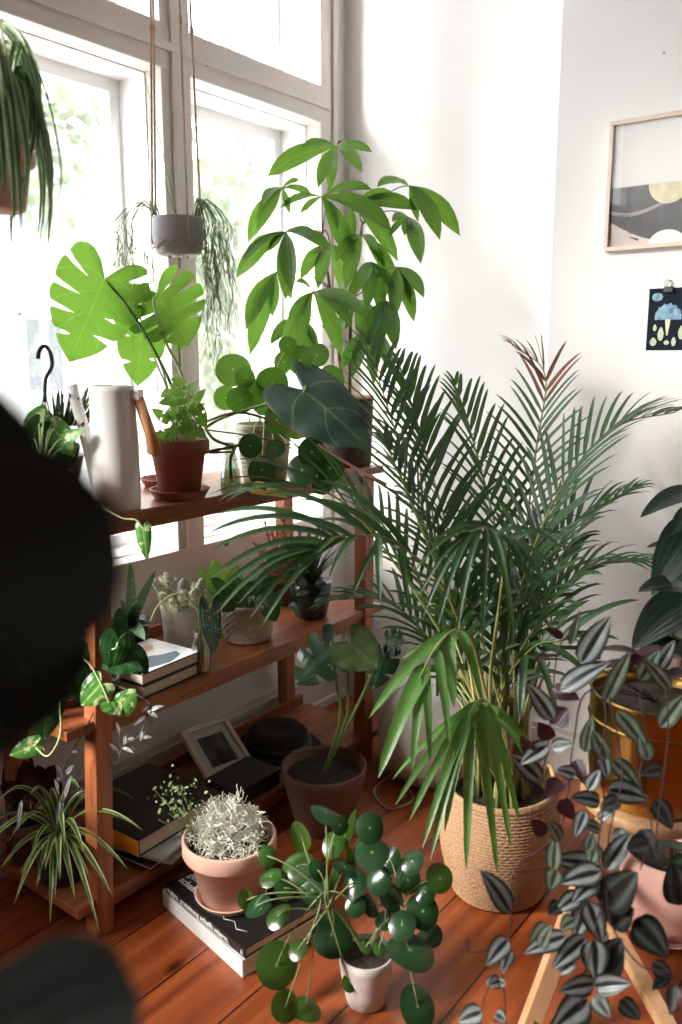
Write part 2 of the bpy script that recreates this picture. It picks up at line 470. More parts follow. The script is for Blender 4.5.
M['pilea'] = leafmat('pilea_leaf', [(0, (.45, .60, .30)), (.05, (.45, .60, .30)), (.09, (.045, .12, .022)), (1, (.03, .085, .016))], axis='r', trans=.42, tcol=(.13, .29, .03), rough=.22)
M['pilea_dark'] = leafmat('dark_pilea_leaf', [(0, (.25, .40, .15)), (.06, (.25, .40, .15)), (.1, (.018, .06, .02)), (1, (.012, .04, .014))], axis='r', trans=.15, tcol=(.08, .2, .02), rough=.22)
M['philo'] = leafmat('philodendron_leaf', [(0, (.11, .17, .11)), (.05, (.03, .065, .042)), (1, (.02, .048, .032))], trans=.08, rough=.3, veins=(6, .5))
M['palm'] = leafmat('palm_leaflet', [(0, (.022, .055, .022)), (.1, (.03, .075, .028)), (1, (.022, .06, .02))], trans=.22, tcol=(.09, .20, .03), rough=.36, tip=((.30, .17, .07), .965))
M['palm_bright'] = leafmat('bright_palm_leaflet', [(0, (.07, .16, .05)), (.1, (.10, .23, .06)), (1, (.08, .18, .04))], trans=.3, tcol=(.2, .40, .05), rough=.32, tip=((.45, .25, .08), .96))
M['palm_brown'] = leafmat('dry_palm_leaflet', [(0, (.22, .09, .05)), (1, (.15, .055, .03))], trans=.25, rough=.6)
M['palm_stem'] = mat('palm_stem', (.12, .17, .04), .45, var=.3, var_scale=12, var2=(.32, .30, .10))
M['stem_green'] = mat('green_stem', (.13, .22, .06), .5)
M['stem_pale'] = mat('pale_green_stem', (.42, .52, .24), .5)
M['stem_brown'] = mat('brown_stem', (.13, .065, .04), .7)
M['stem_red'] = mat('reddish_stem', (.17, .08, .055), .55)
M['stem_purple'] = mat('purple_stem', (.06, .022, .025), .6)
M['trad'] = leafmat('striped_leaf', [(0, (.02, .022, .026)), (.16, (.03, .035, .038)), (.32, (.38, .42, .41)), (.62, (.30, .34, .33)), (.8, (.035, .05, .04)), (1, (.018, .022, .02))], trans=.1, rough=.28, noise_scale=60, noise_amt=.2)
M['trad_green'] = leafmat('green_striped_leaf', [(0, (.03, .05, .03)), (.15, (.05, .08, .04)), (.34, (.28, .33, .27)), (.62, (.20, .25, .19)), (.8, (.045, .085, .035)), (1, (.03, .05, .03))], trans=.15, rough=.3, noise_scale=60)
M['trad_dark'] = leafmat('dark_striped_leaf', [(0, (.018, .02, .02)), (.25, (.03, .033, .03)), (.42, (.10, .115, .105)), (.62, (.05, .06, .055)), (.8, (.016, .02, .018)), (1, (.012, .014, .013))], trans=.06, rough=.28)
M['plum'] = leafmat('plum_leaf', [(0, (.06, .014, .024)), (1, (.03, .008, .014))], trans=.15, tcol=(.10, .015, .03), rough=.35)
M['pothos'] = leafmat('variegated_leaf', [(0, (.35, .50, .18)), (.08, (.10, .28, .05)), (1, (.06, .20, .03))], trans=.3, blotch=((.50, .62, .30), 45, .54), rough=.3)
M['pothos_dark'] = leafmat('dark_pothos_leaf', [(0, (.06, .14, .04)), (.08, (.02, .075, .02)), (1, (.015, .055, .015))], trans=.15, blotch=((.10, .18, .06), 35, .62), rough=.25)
M['spider'] = leafmat('spider_leaf', [(0, (.05, .13, .03)), (.5, (.05, .13, .03)), (.66, (.42, .46, .18)), (1, (.46, .48, .22))], trans=.25, rough=.4)
M['spider_light'] = leafmat('hanging_spider_leaf', [(0, (.05, .12, .04)), (.5, (.05, .12, .04)), (.75, (.30, .38, .20)), (1, (.34, .42, .24))], trans=.3, rough=.4)
M['rubber'] = leafmat('rubber_leaf', [(0, (.04, .06, .035)), (.05, (.008, .018, .012)), (1, (.006, .014, .010))], trans=.02, rough=.3, spec=.3, veins=(14, .25))
M['aloe'] = leafmat('aloe_leaf', [(0, (.12, .22, .09)), (1, (.10, .19, .08))], trans=.1, rough=.4, blotch=((.40, .48, .30), 90, .62))
M['cactus'] = mat('fuzzy_cactus', (.36, .40, .18), .95, var=.35, var_scale=160, var2=(.86, .84, .62), bump=(240, 1))
M['cactus_grey'] = mat('woolly_cactus', (.42, .40, .42), .95, var=.3, var_scale=140, bump=(240, 1))
M['silver'] = mat('silver_twig', (.72, .73, .62), .85)
M['rhip'] = mat('thin_cactus_stem', (.16, .26, .09), .6)
M['yellow_leaf'] = leafmat('yellow_leaf', [(0, (.50, .38, .08)), (1, (.52, .34, .04))], trans=.3)
M['begonia'] = leafmat('spotted_leaf', [(0, (.03, .05, .03)), (1, (.012, .028, .016))], trans=.08, blotch=((.22, .25, .20), 190, .62), rough=.3)
M['dry_red'] = mat('dry_reddish_twig', (.36, .15, .09), .8)
M['tree_leaf'] = leafmat('tree_foliage', [(0, (.17, .20, .13)), (1, (.145, .175, .11))], trans=.3, rough=.8, noise_scale=2, noise_amt=.3)
M['bark'] = mat('pale_bark', (.38, .33, .28), .9)
M['facade'] = mat('pale_facade', (.30, .295, .285), .9)
M['facade_glass'] = mat('facade_window', (.10, .105, .11), .3)
M['street'] = mat('pale_paving', (.5, .5, .48), .9)
M['dark_blue'] = mat('dark_blue_print', (.010, .016, .028), .8, spec=.15, var=.3, var_scale=30)
M['petal_blue'] = mat('petal_blue_print', (.07, .20, .34), .5, var=.4, var_scale=60, var2=(.30, .50, .62))
M['seed_print'] = mat('seed_print', (.50, .58, .38), .5)
M['print_white'] = mat('white_print', (.85, .85, .84), .5)
M['print_dark'] = mat('charcoal_print', (.055, .055, .06), .4, var=.15, var_scale=30)
M['print_grey'] = mat('grey_print', (.36, .33, .34), .5, var=.15, var_scale=20)
M['print_pale'] = mat('pale_print', (.62, .54, .50), .5, var=.15, var_scale=14)
M['print_cream'] = mat('cream_print', (.72, .64, .42), .5, var=.12, var_scale=40)
M['steel'] = mat('steel', (.5, .5, .5), .3, metal=1)

def struct(name, mb, m, bevel=0, label=None):
    o = mb.build(name, m, None, smooth=False, bevel=bevel)
    o['kind'] = 'structure'
    if label: o['label'] = label
    return o

# ------------------------------------------------------------------ room
XW = -1.80; YA = 2.39; YB = 2.30; ZC = 3.25; XR = 2.4; YN = -2.4
struct('floor', MB().box((XW - .3, YN, -.05), (XR, YA + .2, 0)), M['floor'])
struct('ceiling', MB().box((XW - .3, YN, ZC), (XR, YA + .2, ZC + .08)), M['ceiling'])
w = MB()
WT = .30  # wall thickness
for (y0, y1, z0, z1) in ((YN, -1.9, 0, ZC), (.55, 1.02, 0, ZC), (2.29, YA + .2, 0, ZC), (1.02, 2.29, 0, .63), (1.02, 2.29, 3.0, ZC), (-1.9, .55, 0, .73), (-1.9, .55, 3.0, ZC)):
    w.box((XW - WT, y0, z0), (XW, y1, z1))
struct('wall_left', w, M['wall'])
struct('wall_back', MB().box((XW, YA, 0), (XR, YA + .2, ZC)), M['wall'])
struct('wall_back_right', MB().box((-1.012, YB, 0), (XR, YA, ZC)), M['wall'], bevel=.006)
struct('wall_right', MB().box((XR, YN, 0), (XR + .1, YA + .2, ZC)), M['room_wall'])
struct('wall_front', MB().box((XW - .3, YN - .1, 0), (XR + .1, YN, ZC)), M['room_wall'])
b = MB(); b.box((XW, YN, 0), (XW + .018, YA, .125)); b.box((XW, YN, .125), (XW + .010, YA, .145)); b.box((XW, YN, 0), (XW + .03, YA, .03))
struct('baseboard_left', b, M['base_paint'], bevel=.003)
b = MB(); b.box((XW + .03, YA - .018, 0), (-1.012, YA, .125)); b.box((XW + .03, YA - .010, .125), (-1.012, YA, .145))
struct('baseboard_back', b, M['base_paint'], bevel=.003)
b = MB(); b.box((-1.0, YB - .018, 0), (XR, YB, .125)); b.box((-1.0, YB - .010, .125), (XR, YB, .145))
struct('baseboard_right', b, M['base_paint'], bevel=.003)

def window(n, y0, y1, z0, z1, ztr, ymul):
    """double box window: inner frame at the wall face, outer casements deeper"""
    fr = MB()
    X0, X1 = XW - .06, XW + .012
    fr.box((X0, y0 - .0, z0 - .07), (X1, y1, z0))                    # bottom rail
    fr.box((X0, y0 - .06, z0 - .07), (X1, y0, z1)); fr.box((X0, y1, z0 - .07), (X1, y1 + .075, z1))
    fr.box((X0, y0 - .06, z1), (X1, y1 + .075, z1 + .06))
    fr.box((X0 + .001, y0, ztr - .055), (X1 + .003, y1, ztr + .055))
    ya, yb = ymul
    fr.box((X0, ya, z0), (X1, yb, z1))
    fr.box((X1 - .001, ya + .030, z0), (X1 + .010, yb - .030, z1))            # raised middle strip
    fr.box((X1 + .002, y0 - .06, ztr - .012), (X1 + .012, y1 + .04, ztr + .010))  # moulding on the transom
    fr.box((X1, y1 + .055, z0 - .07), (X1 + .01, y1 + .075, z1))
    o = struct('window_%d' % n, fr, M['frame_paint'], bevel=.003)
    rv = MB()                                                           # the box lining
    for (a, c) in ((y0, ya), (yb, y1)):
        for (p, q) in ((z0, ztr - .055), (ztr + .055, z1)):
            rv.box((XW - .19, a - .012, p), (XW - .05, a + .004, q)); rv.box((XW - .19, c - .004, p), (XW - .05, c + .012, q))
            rv.box((XW - .19, a, p - .012), (XW - .05, c, p + .004)); rv.box((XW - .19, a, q - .004), (XW - .05, c, q + .012))
    rv.build('window_lining', M['white_paint'], o, smooth=False)
    for (a, c) in ((y0, ya), (yb, y1)):
        for (p, q) in ((z0, ztr - .055), (ztr + .055, z1)):
            k = MB(); s = .038; Xa, Xb = XW - .20, XW - .155
            k.box((Xa, a, p), (Xb, a + s, q)); k.box((Xa, c - s, p), (Xb, c, q)); k.box((Xa, a + s, p), (Xb, c - s, p + s)); k.box((Xa, a + s, q - s), (Xb, c - s, q))
            # inner stepped profile
            s2 = .016
            cs = k.build('window_sash', M['white_paint'], o, smooth=False, bevel=.002)
            MB().box((Xa + .02, a + s, p + s), (Xa + .024, c - s, q - s)).build('pane', M['glass'], cs, smooth=False)
    return o
w1 = window(1, 1.07, 2.25, .70, 2.96, 2.035, (1.587, 1.690))
window(2, -1.84, .50, .80, 2.96, 2.035, (-1.14, -1.06))
for (px, py) in ((207, 63), (226, 543)):
    p = pt(px, py, 2.4); d = (p - CAMP); p = CAMP + d * ((XW + .014) / d.x)
    sm = MB(); Mx = Matrix.Rotation(math.pi / 2, 3, 'Y')
    sm.lathe(p, [(.0, .006), (.004, .006), (.0045, .0), (.009, .0), (.009, .004), (.0075, .005)], 20, M=Mx)
    sm.build('catch_plate', M['stem_brown'], w1)

# ------------------------------------------------------------------ outside the window
def out_tree(loc, h, r, label, seed, n=4200):
    rr = random.Random(seed)
    t = thing('street_tree', label, 'tree', loc, 'trees outside the window')
    mb = MB(); base = V(loc)
    mb.tube(spline([base, base + V((.1, .2, h * .4)), base + V((-.1, .1, h * .85))], 4), .14, .05, 8)
    for k in range(7):
        a = k * .9; mb.tube([base + V((0, .1, h * (.35 + .06 * k))), base + V((math.cos(a) * r * .6, math.sin(a) * r * .6, h * (.5 + .06 * k)))], .05, .015, 6)
    mb.build('trunk', M['bark'], t)
    mb = MB()
    blobs = [(V((rr.uniform(-1, 1) * r * .6, rr.uniform(-1, 1) * r * .7, h * rr.uniform(.35, 1.0))), r * rr.uniform(.25, .5)) for _ in range(16)]
    for i in range(n):
        c, br = blobs[i % 16]
        d = V((rr.gauss(0, 1), rr.gauss(0, 1), rr.gauss(0, 1))).normalized() * br * rr.uniform(.6, 1.05)
        p = base + c + d
        q = p + V((rr.uniform(-1, 1), rr.uniform(-1, 1), rr.uniform(-1, .3))).normalized() * rr.uniform(.10, .2)
        mb.leaf(p, q, rr.uniform(.07, .12), ovate, nrm=V((rr.uniform(0, 1), rr.uniform(-1, 0), rr.uniform(.2, 1))).normalized(), segs=3, ns=1, fold=0, arch=0)
    mb.build('foliage', M['tree_leaf'], t)
GZ = -3.6
tag(struct('ground', MB().box((-40, -30, GZ - .1), (-2.6, 60, GZ)), M['street']), None, None)
out_tree((-6.8, 6.2, GZ), 7.6, 2.1, 'pale green street tree close to the left pane of the window', 3)
out_tree((-9.8, 10.6, GZ), 9.0, 2.0, 'hazy tall street tree seen behind the mullion and hanging grey pot', 5)
out_tree((-7.0, 14.8, GZ), 8.4, 1.9, 'faint street tree showing through the right pane of the window', 9)
bld = thing('apartment_building', 'pale apartment facade across the street, left window pane', 'building', (-16, 12, GZ))
k = MB(); k.box((-20, 2, GZ), (-16, 24, GZ + 9.5)); k.box((-16, 2, GZ + 3.1), (-15.85, 24, GZ + 3.3)); k.box((-16, 2, GZ + 6.2), (-15.85, 24, GZ + 6.4)); k.build('facade', M['facade'], bld, smooth=False)
for i in range(9):
    for j in range(3):
        y = 3.2 + i * 2.3; z = GZ + .9 + j * 3.1
        k = MB(); k.box((-16, y, z), (-15.93, y + .08, z + 1.7)); k.box((-16, y + 1.02, z), (-15.93, y + 1.1, z + 1.7)); k.box((-16, y, z + 1.62), (-15.93, y + 1.1, z + 1.7)); k.box((-16, y, z), (-15.9, y + 1.1, z + .08)); k.box((-16, y + .5, z), (-15.95, y + .58, z + 1.7))
        wn = k.build('facade_window', M['white_paint'], bld, smooth=False)
        MB().box((-16, y + .08, z + .08), (-15.98, y + 1.02, z + 1.62)).build('pane', M['facade_glass'], wn, smooth=False)

# ------------------------------------------------------------------ shelf unit
SX0, SX1 = -1.715, -1.41
SY0, SY1 = .935, 2.07
Z1, Z2, Z3 = .09, .495, .925
sh = thing('shelving_unit', 'reddish-brown wooden open shelf unit with three boards under the window', 'shelf', (-1.56, 1.5, 0))
for z, rail in ((Z1, 1), (Z2, 1), (Z3, 0)):
    o = MB().box((SX0, SY0, z - .022), (SX1, SY1, z)).build('shelf_board', M['shelf'], sh, smooth=False, bevel=.002)
    MB().box((SX0 + .02, SY0 + .05, z - .05), (SX0 + .04, SY1 - .05, z - .022)).build('cross_rail', M['shelf'], o, smooth=False, bevel=.002)
    MB().box((SX1 - .026, SY0 + .06, z - .045), (SX1 - .008, SY1 - .06, z - .022)).build('apron', M['shelf'], o, smooth=False, bevel=.002)
    if rail:
        MB().box((SX0 - .018, SY0 + .02, z), (SX0, SY1 - .02, z + .035)).build('back_rail', M['shelf'], o, smooth=False, bevel=.002)
for y in (.997, 1.99):
    for x, nm in ((-1.432, 'front'), (-1.708, 'back')):
        xo = x + (.008 if nm == 'front' else -.03); SHR = Matrix(((1, 0, 0, 0), (0, 1, (.052 if y < 1.2 else .0), 0), (0, 0, 1, 0), (0, 0, 0, 1)))   # the near posts lean a little
        MB().box((xo - .021, y - .021, 0), (xo + .021, y + .021, Z3 - .022), SHR).build('leg', M['shelf_post'], sh, smooth=False, bevel=.002)

# ------------------------------------------------------------------ pot builders
def flower_pot(mb, c, rb, rt, h, rim=.0, th=.006, n=44, M_=None):
    """classic rimmed pot profile"""
    rh = h * .26
    if rim:
        prof = [(rb * .9, 0), (rb, .003), (rb + (rt - rim - rb) * (1 - rh / h), h - rh - .002), (rt - rim * .3, h - rh), (rt, h - rh + .004), (rt, h - .004), (rt - .003, h), (rt - th, h - .001), (rt - th - .002, h - .01), (rt - th * 2, h * .75), (.001, h * .75)]
    else:
        prof = [(rb * .9, 0), (rb, .004)] + [(rb + (rt - rb) * (i / 6), .004 + (h - .008) * i / 6) for i in range(1, 7)] + [(rt - .002, h), (rt - th, h - .001), (rt - th, h * .8), (.001, h * .8)]
    mb.lathe(c, prof, n)
def soil(parent, c, r, z, name='soil'):
    mb = MB()
    n = 24; k = len(mb.v); c = V(c)
    mb.v.append(c + V((0, 0, z + .006)))
    for g in (.5, 1.0):
        for i in range(n):
            a = 6.2832 * i / n
            mb.v.append(c + V((r * g * math.cos(a), r * g * math.sin(a), z + (R.uniform(-.004, .005) if g < 1 else 0))))
    for i in range(n):
        i2 = (i + 1) % n
        mb.face([0, 1 + i, 1 + i2]); mb.face([1 + i, 1 + n + i, 1 + n + i2, 1 + i2])
    return mb.build(name, M['soil'], parent)
def saucer(c, r, m, label, h=.022):
    mb = MB(); mb.lathe(c, [(r * .8, 0), (r * .82, .001), (r * .97, h - .003), (r, h), (r - .005, h), (r * .80, .006), (.001, .006)], 44)
    o = mb.build('pot_saucer', m, None, org=c)
    return tag(o, label, 'saucer', 'saucers under the pots')

exec_order = []

# ================================================================== books, flat things on floor and shelves
def rotz(c, a): return Matrix.Translation(V(c)) @ Matrix.Rotation(a, 4, 'Z')
def book(name, label, c, size, ang, cover, pages, cat='book', th=.003, group=None, spine='x'):
    """size = (depth away from spine, length of spine, thickness); spine on local -x"""
    W_, L_, T_ = size
    X = rotz(c, ang); t = thing(name, label, cat, c, group)
    k = MB()
    k.box((-W_ / 2, -L_ / 2, 0), (W_ / 2, L_ / 2, th), X); k.box((-W_ / 2, -L_ / 2, T_ - th), (W_ / 2, L_ / 2, T_), X); k.box((-W_ / 2 - .001, -L_ / 2, 0), (-W_ / 2 + th, L_ / 2, T_), X)
    cv = k.build('cover', cover, t, smooth=False, bevel=.0008)
    k = MB(); k.box((-W_ / 2 + th, -L_ / 2 + .003, th), (W_ / 2 - .004, L_ / 2 - .003, T_ - th), X)
    k.build('pages', pages, t, smooth=False)
    return t, cv, X
def text(parent, s, Mx, size, m, name='lettering', bold=.0):
    cu = bpy.data.curves.new(name, 'FONT'); cu.body = s; cu.size = size; cu.extrude = .0002; cu.offset = bold
    cu.materials.append(m)
    tmp = bpy.data.objects.new(name, cu); col.objects.link(tmp)
    me = bpy.data.meshes.new_from_object(tmp.evaluated_get(bpy.context.evaluated_depsgraph_get())); bpy.data.objects.remove(tmp)
    o = bpy.data.objects.new(name, me); col.objects.link(o); o.parent = parent
    o.matrix_local = Matrix.Translation(-ORG[parent]) @ Mx
    return o
# the two books on the floor. corner points on the floor
A = V((-1.382, 1.141, 0)); B = V((-1.074, 1.084, 0))
d = (B - A); ln = d.length; ang = math.atan2(d.y, d.x)      # spine runs A -> B, facing the camera
s_ = d.normalized(); dep = V((-s_.y, s_.x, 0))
Wb = .235
c1 = (A + B) / 2 + dep * Wb / 2
bk, cv, X = book('book', 'thick white book lying on the floorboards, lower of the two under the silver bush pot', c1, (Wb, ln, .040), ang - math.pi / 2 + math.pi, M['white_cover'], M['paper'])
# local -x must face the viewer side (-dep)
c2 = c1 + V((0, 0, .0405)) + s_ * .006 - dep * .001
bk2, cv2, X2 = book('book', 'black softcover book with white title on its spine, lying on the thick white book', c2, (.225, ln * .95, .023), ang + math.pi / 2 + .02, M['black_cover'], M['paper'])
def facemat(o, xa, ya):
    xa = xa.normalized(); ya = ya.normalized(); za = xa.cross(ya)
    return Matrix.Translation(o) @ Matrix((xa, ya, za)).transposed().to_4x4()
sd = V((math.cos(ang + .02), math.sin(ang + .02), 0)); dd = V((-sd.y, sd.x, 0))
fl = c2 - dd * (.1125 + .0022) - sd * (ln * .475 - .006) + V((0, 0, .0055))
text(cv2, '+ultra. gestaltung schafft wissen.', facemat(fl, sd, UP), .0182, M['white_ink'], 'spine_title', .0005)
text(cv2, '8', facemat(fl + sd * (ln * .95 - .020), sd, UP), .015, M['white_ink'], 'volume_number')
tl = c2 - dd * .035 - sd * (ln * .475 - .010) + V((0, 0, .0233))
text(cv2, '+ultra.\ngestaltung\nschafft', facemat(tl, sd, dd), .026, M['white_ink'], 'cover_title', .0004)
k = MB()
for i in range(5):
    p = c2 + sd * (.0 + .022 * i) - dd * (.09 - .012 * (i % 2)) + V((0, 0, .0232)); q = c2 + sd * (.022 * (i + 1)) - dd * (.09 - .012 * ((i + 1) % 2)) + V((0, 0, .0232))
    k.tube([p, q], .0008, None, 4)
k.build('cover_line_drawing', M['white_ink'], cv2)

# the two books on the middle shelf
c = V((-1.508, 1.230, Z2))
book('paperback_book', 'lower paperback of the pair on the middle shelf beside the glass bud vase', c, (.170, .186, .030), math.pi / 2 - math.pi / 2 + .06 + 0, M['black_cover'], M['paper'], group=None)
t, cv, X = book('paperback_book', 'upper paperback of the pair on the middle shelf, pale cover with blue-grey picture', c + V((.002, -.003, .0305)), (.167, .182, .028), .05, M['black_cover'], M['paper'])
zt = .0283
k = MB(); k.box((-.0825, -.090, zt - .0005), (.0825, .090, zt), X); k.build('cover_print', M['white_cover'], cv, smooth=False)
def flatshape(pts, z, X, dz=.0004):
    k = MB(); n = len(pts)
    for q in (0, 1):
        for (x, y) in pts: k.v.append(X @ V((x, y, z + q * dz)))
    k.face(list(range(n, 2 * n))); k.face(list(range(n))[::-1])
    for i in range(n): k.face([i, (i + 1) % n, n + (i + 1) % n, n + i])
    return k
flatshape([(.03, -.08), (.065, -.06), (.078, .0), (.06, .05), (.035, .06), (.025, .02), (.01, .0), (.005, -.05)], zt, X).build('printed_figure', M['blue_cover'], cv, smooth=False)
flatshape([(-.075, -.08), (-.05, -.085), (-.01, -.02), (-.02, .04), (-.045, .06), (-.065, .0)], zt, X).build('printed_shape', M['tan_print'], cv, smooth=False)

# bottom shelf: magazines and the big dark book
def magazine(c, size, ang, label, m):
    return book('magazine', label, c, size, ang, m, M['off_white'], 'magazine', th=.0008, group='magazines under the big black book')[0]
zz = Z1
for i, (dx, dy, an, lab, mm) in enumerate((
        (.02, .045, .30, 'magazine at the very bottom of the pile under the big black book', M['off_white']),
        (.035, .02, .10, 'second magazine from the bottom of the pile under the big black book', M['black_cover']),
        (.03, .03, .22, 'third magazine from the bottom, directly below the big black book', M['off_white']))):
    magazine(V((-1.555 + dx, 1.23 + dy, zz)), (.24, .30, .009), an, lab, mm); zz += .0093
t, cv, X = book('art_book', 'large black hardcover book with an orange spine end on the bottom shelf', V((-1.565, 1.245, zz)), (.27, .27, .042), .03 + math.pi / 2, M['black_cover'], M['paper'])
k = MB(); k.box((-.137, -.135, .001), (-.1355, .135, .041), X); k.build('spine_band', M['orange_cover'], cv, smooth=False)

# leaning picture frame
fp = V((-1.560, 1.558, Z1)); X = Matrix.Translation(fp) @ Matrix.Rotation(math.radians(-12), 4, 'Z') @ Matrix.Rotation(math.radians(-58), 4, 'Y')
t = thing('photo_frame', 'small framed dark photo with a pale mat leaning at the back of the bottom shelf', 'picture frame', fp)
FWd, FHt = .155, .185
k = MB()
k.box((-.012, -FWd / 2, 0), (0.004, -FWd / 2 + .014, FHt), X); k.box((-.012, FWd / 2 - .014, 0), (.004, FWd / 2, FHt), X); k.box((-.012, -FWd / 2, 0), (.004, FWd / 2, .014), X); k.box((-.012, -FWd / 2, FHt - .014), (.004, FWd / 2, FHt), X)
k.build('frame', M['palewood'], t, smooth=False, bevel=.001)
MB().box((-.010, -FWd / 2 + .01, .01), (-.002, FWd / 2 - .01, FHt - .01), X).build('mat_board', M['off_white'], t, smooth=False)
MB().box((-.003, -.042, .045), (-.001, .042, .145), X).build('photo', M['photo'], t, smooth=False)
# felt hat
hp = V((-1.57, 1.755, Z1)); t = thing('felt_hat', 'black felt hat lying on the bottom shelf right of the small picture frame', 'hat', hp)
MB().lathe(hp, [(.06, 0), (.122, .004), (.128, .010), (.122, .014), (.098, .016), (.092, .03), (.088, .055), (.075, .068), (.04, .062), (.001, .056)], 40, wob=lambda a, z: 1 + .03 * math.sin(2 * a + 1)).build('crown', M['felt'], t)
k = MB(); k.lathe(hp, [(.099, .017), (.0975, .034), (.091, .034)], 40, wob=lambda a, z: 1 + .03 * math.sin(2 * a + 1)); k.build('hat_band', M['black_cover'], t)
# flat dark box beneath the frame
t = thing('storage_box', 'flat dark box on the bottom shelf in front of the picture frame', 'box', (-1.50, 1.56, Z1))
MB().box((-1.545, 1.44, Z1), (-1.425, 1.60, Z1 + .035)).build('box_body', M['black_cover'], t, smooth=False, bevel=.003)
MB().box((-1.548, 1.437, Z1 + .036), (-1.422, 1.603, Z1 + .046)).build('lid', M['black_cover'], t, smooth=False, bevel=.002)

# ================================================================== top shelf
def rimmed(name, label, cat, c, rb, rt, h, m, rim=.006, soil_r=None, sz=.86, **kw):
    t = thing(name, label, cat, c, kw.get('group'))
    k = MB(); flower_pot(k, c, rb, rt, h, rim); po = k.build('pot', m, t)
    soil(t, c, rt - .0125 if rim else rt - .0065, h * sz)
    return t, po
# watering can
c = at_x(118, -1.462, Z3)
t = thing('watering_can', 'white enamel watering can with a wooden handle on the top shelf', 'watering can', c)
MB().lathe(c, [(.047, 0), (.0485, .002), (.0500, .06), (.0495, .15), (.0475, .25), (.048, .262), (.0455, .262), (.045, .25), (.046, .02), (.001, .01)], 48).build('body', M['enamel'], t)
sdir = -RT * .93 + FW * .1
k = MB(); k.tube(spline([c + sdir * .044 + UP * .035, c + sdir * .062 + UP * .13, c + sdir * .095 + UP * .262], 6), .014, .012, 14)
k.build('spout', M['enamel'], t)
hd = RT * .95 - FW * .15
k = MB(); k.box((-.004, -.014, 0), (.022, .014, .022), Matrix.Translation(c + hd * .045 + UP * .232) @ Matrix.Rotation(math.atan2(hd.y, hd.x), 4, 'Z'))
br = k.build('handle_bracket', M['enamel'], t, smooth=False, bevel=.003)
k = MB(); a0 = c + hd * .060 + UP * .236; a1 = c + hd * .098 + UP * .115
k.tube([a0, a0.lerp(a1, .5), a1], .0115, .0125, 16); k.build('handle', M['handle'], t)
k = MB(); k.lathe(c + hd * .061 - FW * .016 + UP * .246, [(.0025, 0), (.002, .002)], 10, M=Matrix.Rotation(math.pi / 2, 3, 'X')); k.build('rivet', M['steel'], br)

# monstera in the back terracotta pot
MARG = [(0, 0, -.03), (.07, .34, -.27), (.17, .72, -.33), (.28, .95, -.16), (.42, 1.0, .12), (.56, .93, .36), (.70, .74, .58), (.84, .45, .79), (.94, .17, .93), (1, 0, 1.0)]
def margin(t):
    t = min(1, max(0, t))
    for i in range(len(MARG) - 1):
        if MARG[i + 1][0] >= t:
            f = (t - MARG[i][0]) / (MARG[i + 1][0] - MARG[i][0])
            p0, p1, p2, p3 = [MARG[min(len(MARG) - 1, max(0, q))] for q in (i - 1, i, i + 1, i + 2)]
            return [.5 * (2 * p1[c] + (p2[c] - p0[c]) * f + (2 * p0[c] - 5 * p1[c] + 4 * p2[c] - p3[c]) * f * f + (3 * p1[c] - p0[c] - 3 * p2[c] + p3[c]) * f ** 3) for c in (1, 2)]
    return [0, 1]
def monstera_leaf(mb, base, tip, w, nrm, k_=4, slit=.5, hw=.03, holes=False, bend=.15, mi=0, back=1.0, waves=.02, cup=.0):
    """heart-shaped blade; k_ > 1 splits each half into lobes with tapering slits"""
    base = V(base); tip = V(tip); L = (tip - base).length; d = (tip - base) / L; sd = d.cross(nrm).normalized(); nn = sd.cross(d)
    for s in (1, -1):
        off = .03 * s if k_ > 1 else 0
        edges = [0] + [.20 + .66 * (i + .4) / max(1, k_ - 1) + off for i in range(k_ - 1)] + [1]
        cols = 9
        for i in range(k_):
            rows = 6 if k_ > 1 else 18
            b0 = len(mb.v)
            for r_ in range(rows + 1):
                v = r_ / rows
                for cx in range(cols + 1):
                    u = cx / cols
                    g = ((u - slit) / (1 - slit)) ** .45 if u > slit else 0
                    if holes: g = math.sin(math.pi * (u - .35) / .5) if .35 < u < .85 else 0
                    ta = edges[i] + (hw * g if i > 0 else 0); tb = edges[i + 1] - (hw * g if i < k_ - 1 else 0)
                    t = ta + (tb - ta) * v
                    mx_, my_ = margin(t)
                    if my_ < 0: my_ *= back
                    m0 = max(0, (t - .16) / .84) ** 1.25
                    y = (m0 + (my_ - m0) * (u ** 1.15)) * L
                    x = mx_ * w / 2 * u
                    if k_ > 1 and not holes and u > .8: x *= 1 - .05 * abs(2 * v - 1) ** 4
                    z = -bend * (x / w) ** 2 * w * 1.6 - bend * max(0, y / L) ** 2 * L * .5 + waves * w * math.sin(t * 22 + s) * u + cup * abs(x)
                    mb.v.append(base + d * y + sd * s * x + nn * z)
            for r_ in range(rows):
                for cx in range(cols):
                    a = b0 + r_ * (cols + 1) + cx
                    u0 = .5 + s * .5 * cx / cols; u1 = .5 + s * .5 * (cx + 1) / cols
                    t0 = edges[i] + (edges[i + 1] - edges[i]) * r_ / rows; t1 = edges[i] + (edges[i + 1] - edges[i]) * (r_ + 1) / rows
                    mb.face([a, a + 1, a + cols + 2, a + cols + 1], [(u0, t0), (u1, t0), (u1, t1), (u0, t1)], mi)
def heartleaf(k, a, b_, w, nn, bend=.2, back=.3, mi=0):
    monstera_leaf(k, a, b_, w, nn, k_=1, bend=bend * 1.4, back=back / .3, mi=mi, cup=.12)
c = at_x(176, -1.615, Z3)
t, po = rimmed('potted_monstera', 'monstera with large bright split leaves in the rear terracotta pot on the top shelf', 'potted plant', c, .046, .072, .125, M['terra_red'])
core = c + UP * .12
D0 = 2.1
def stem(parent, pts, r0, r1, m, name='petiole'):
    return MB().tube(spline(pts, 6), r0, r1, 7).build(name, m, parent)
P = pt
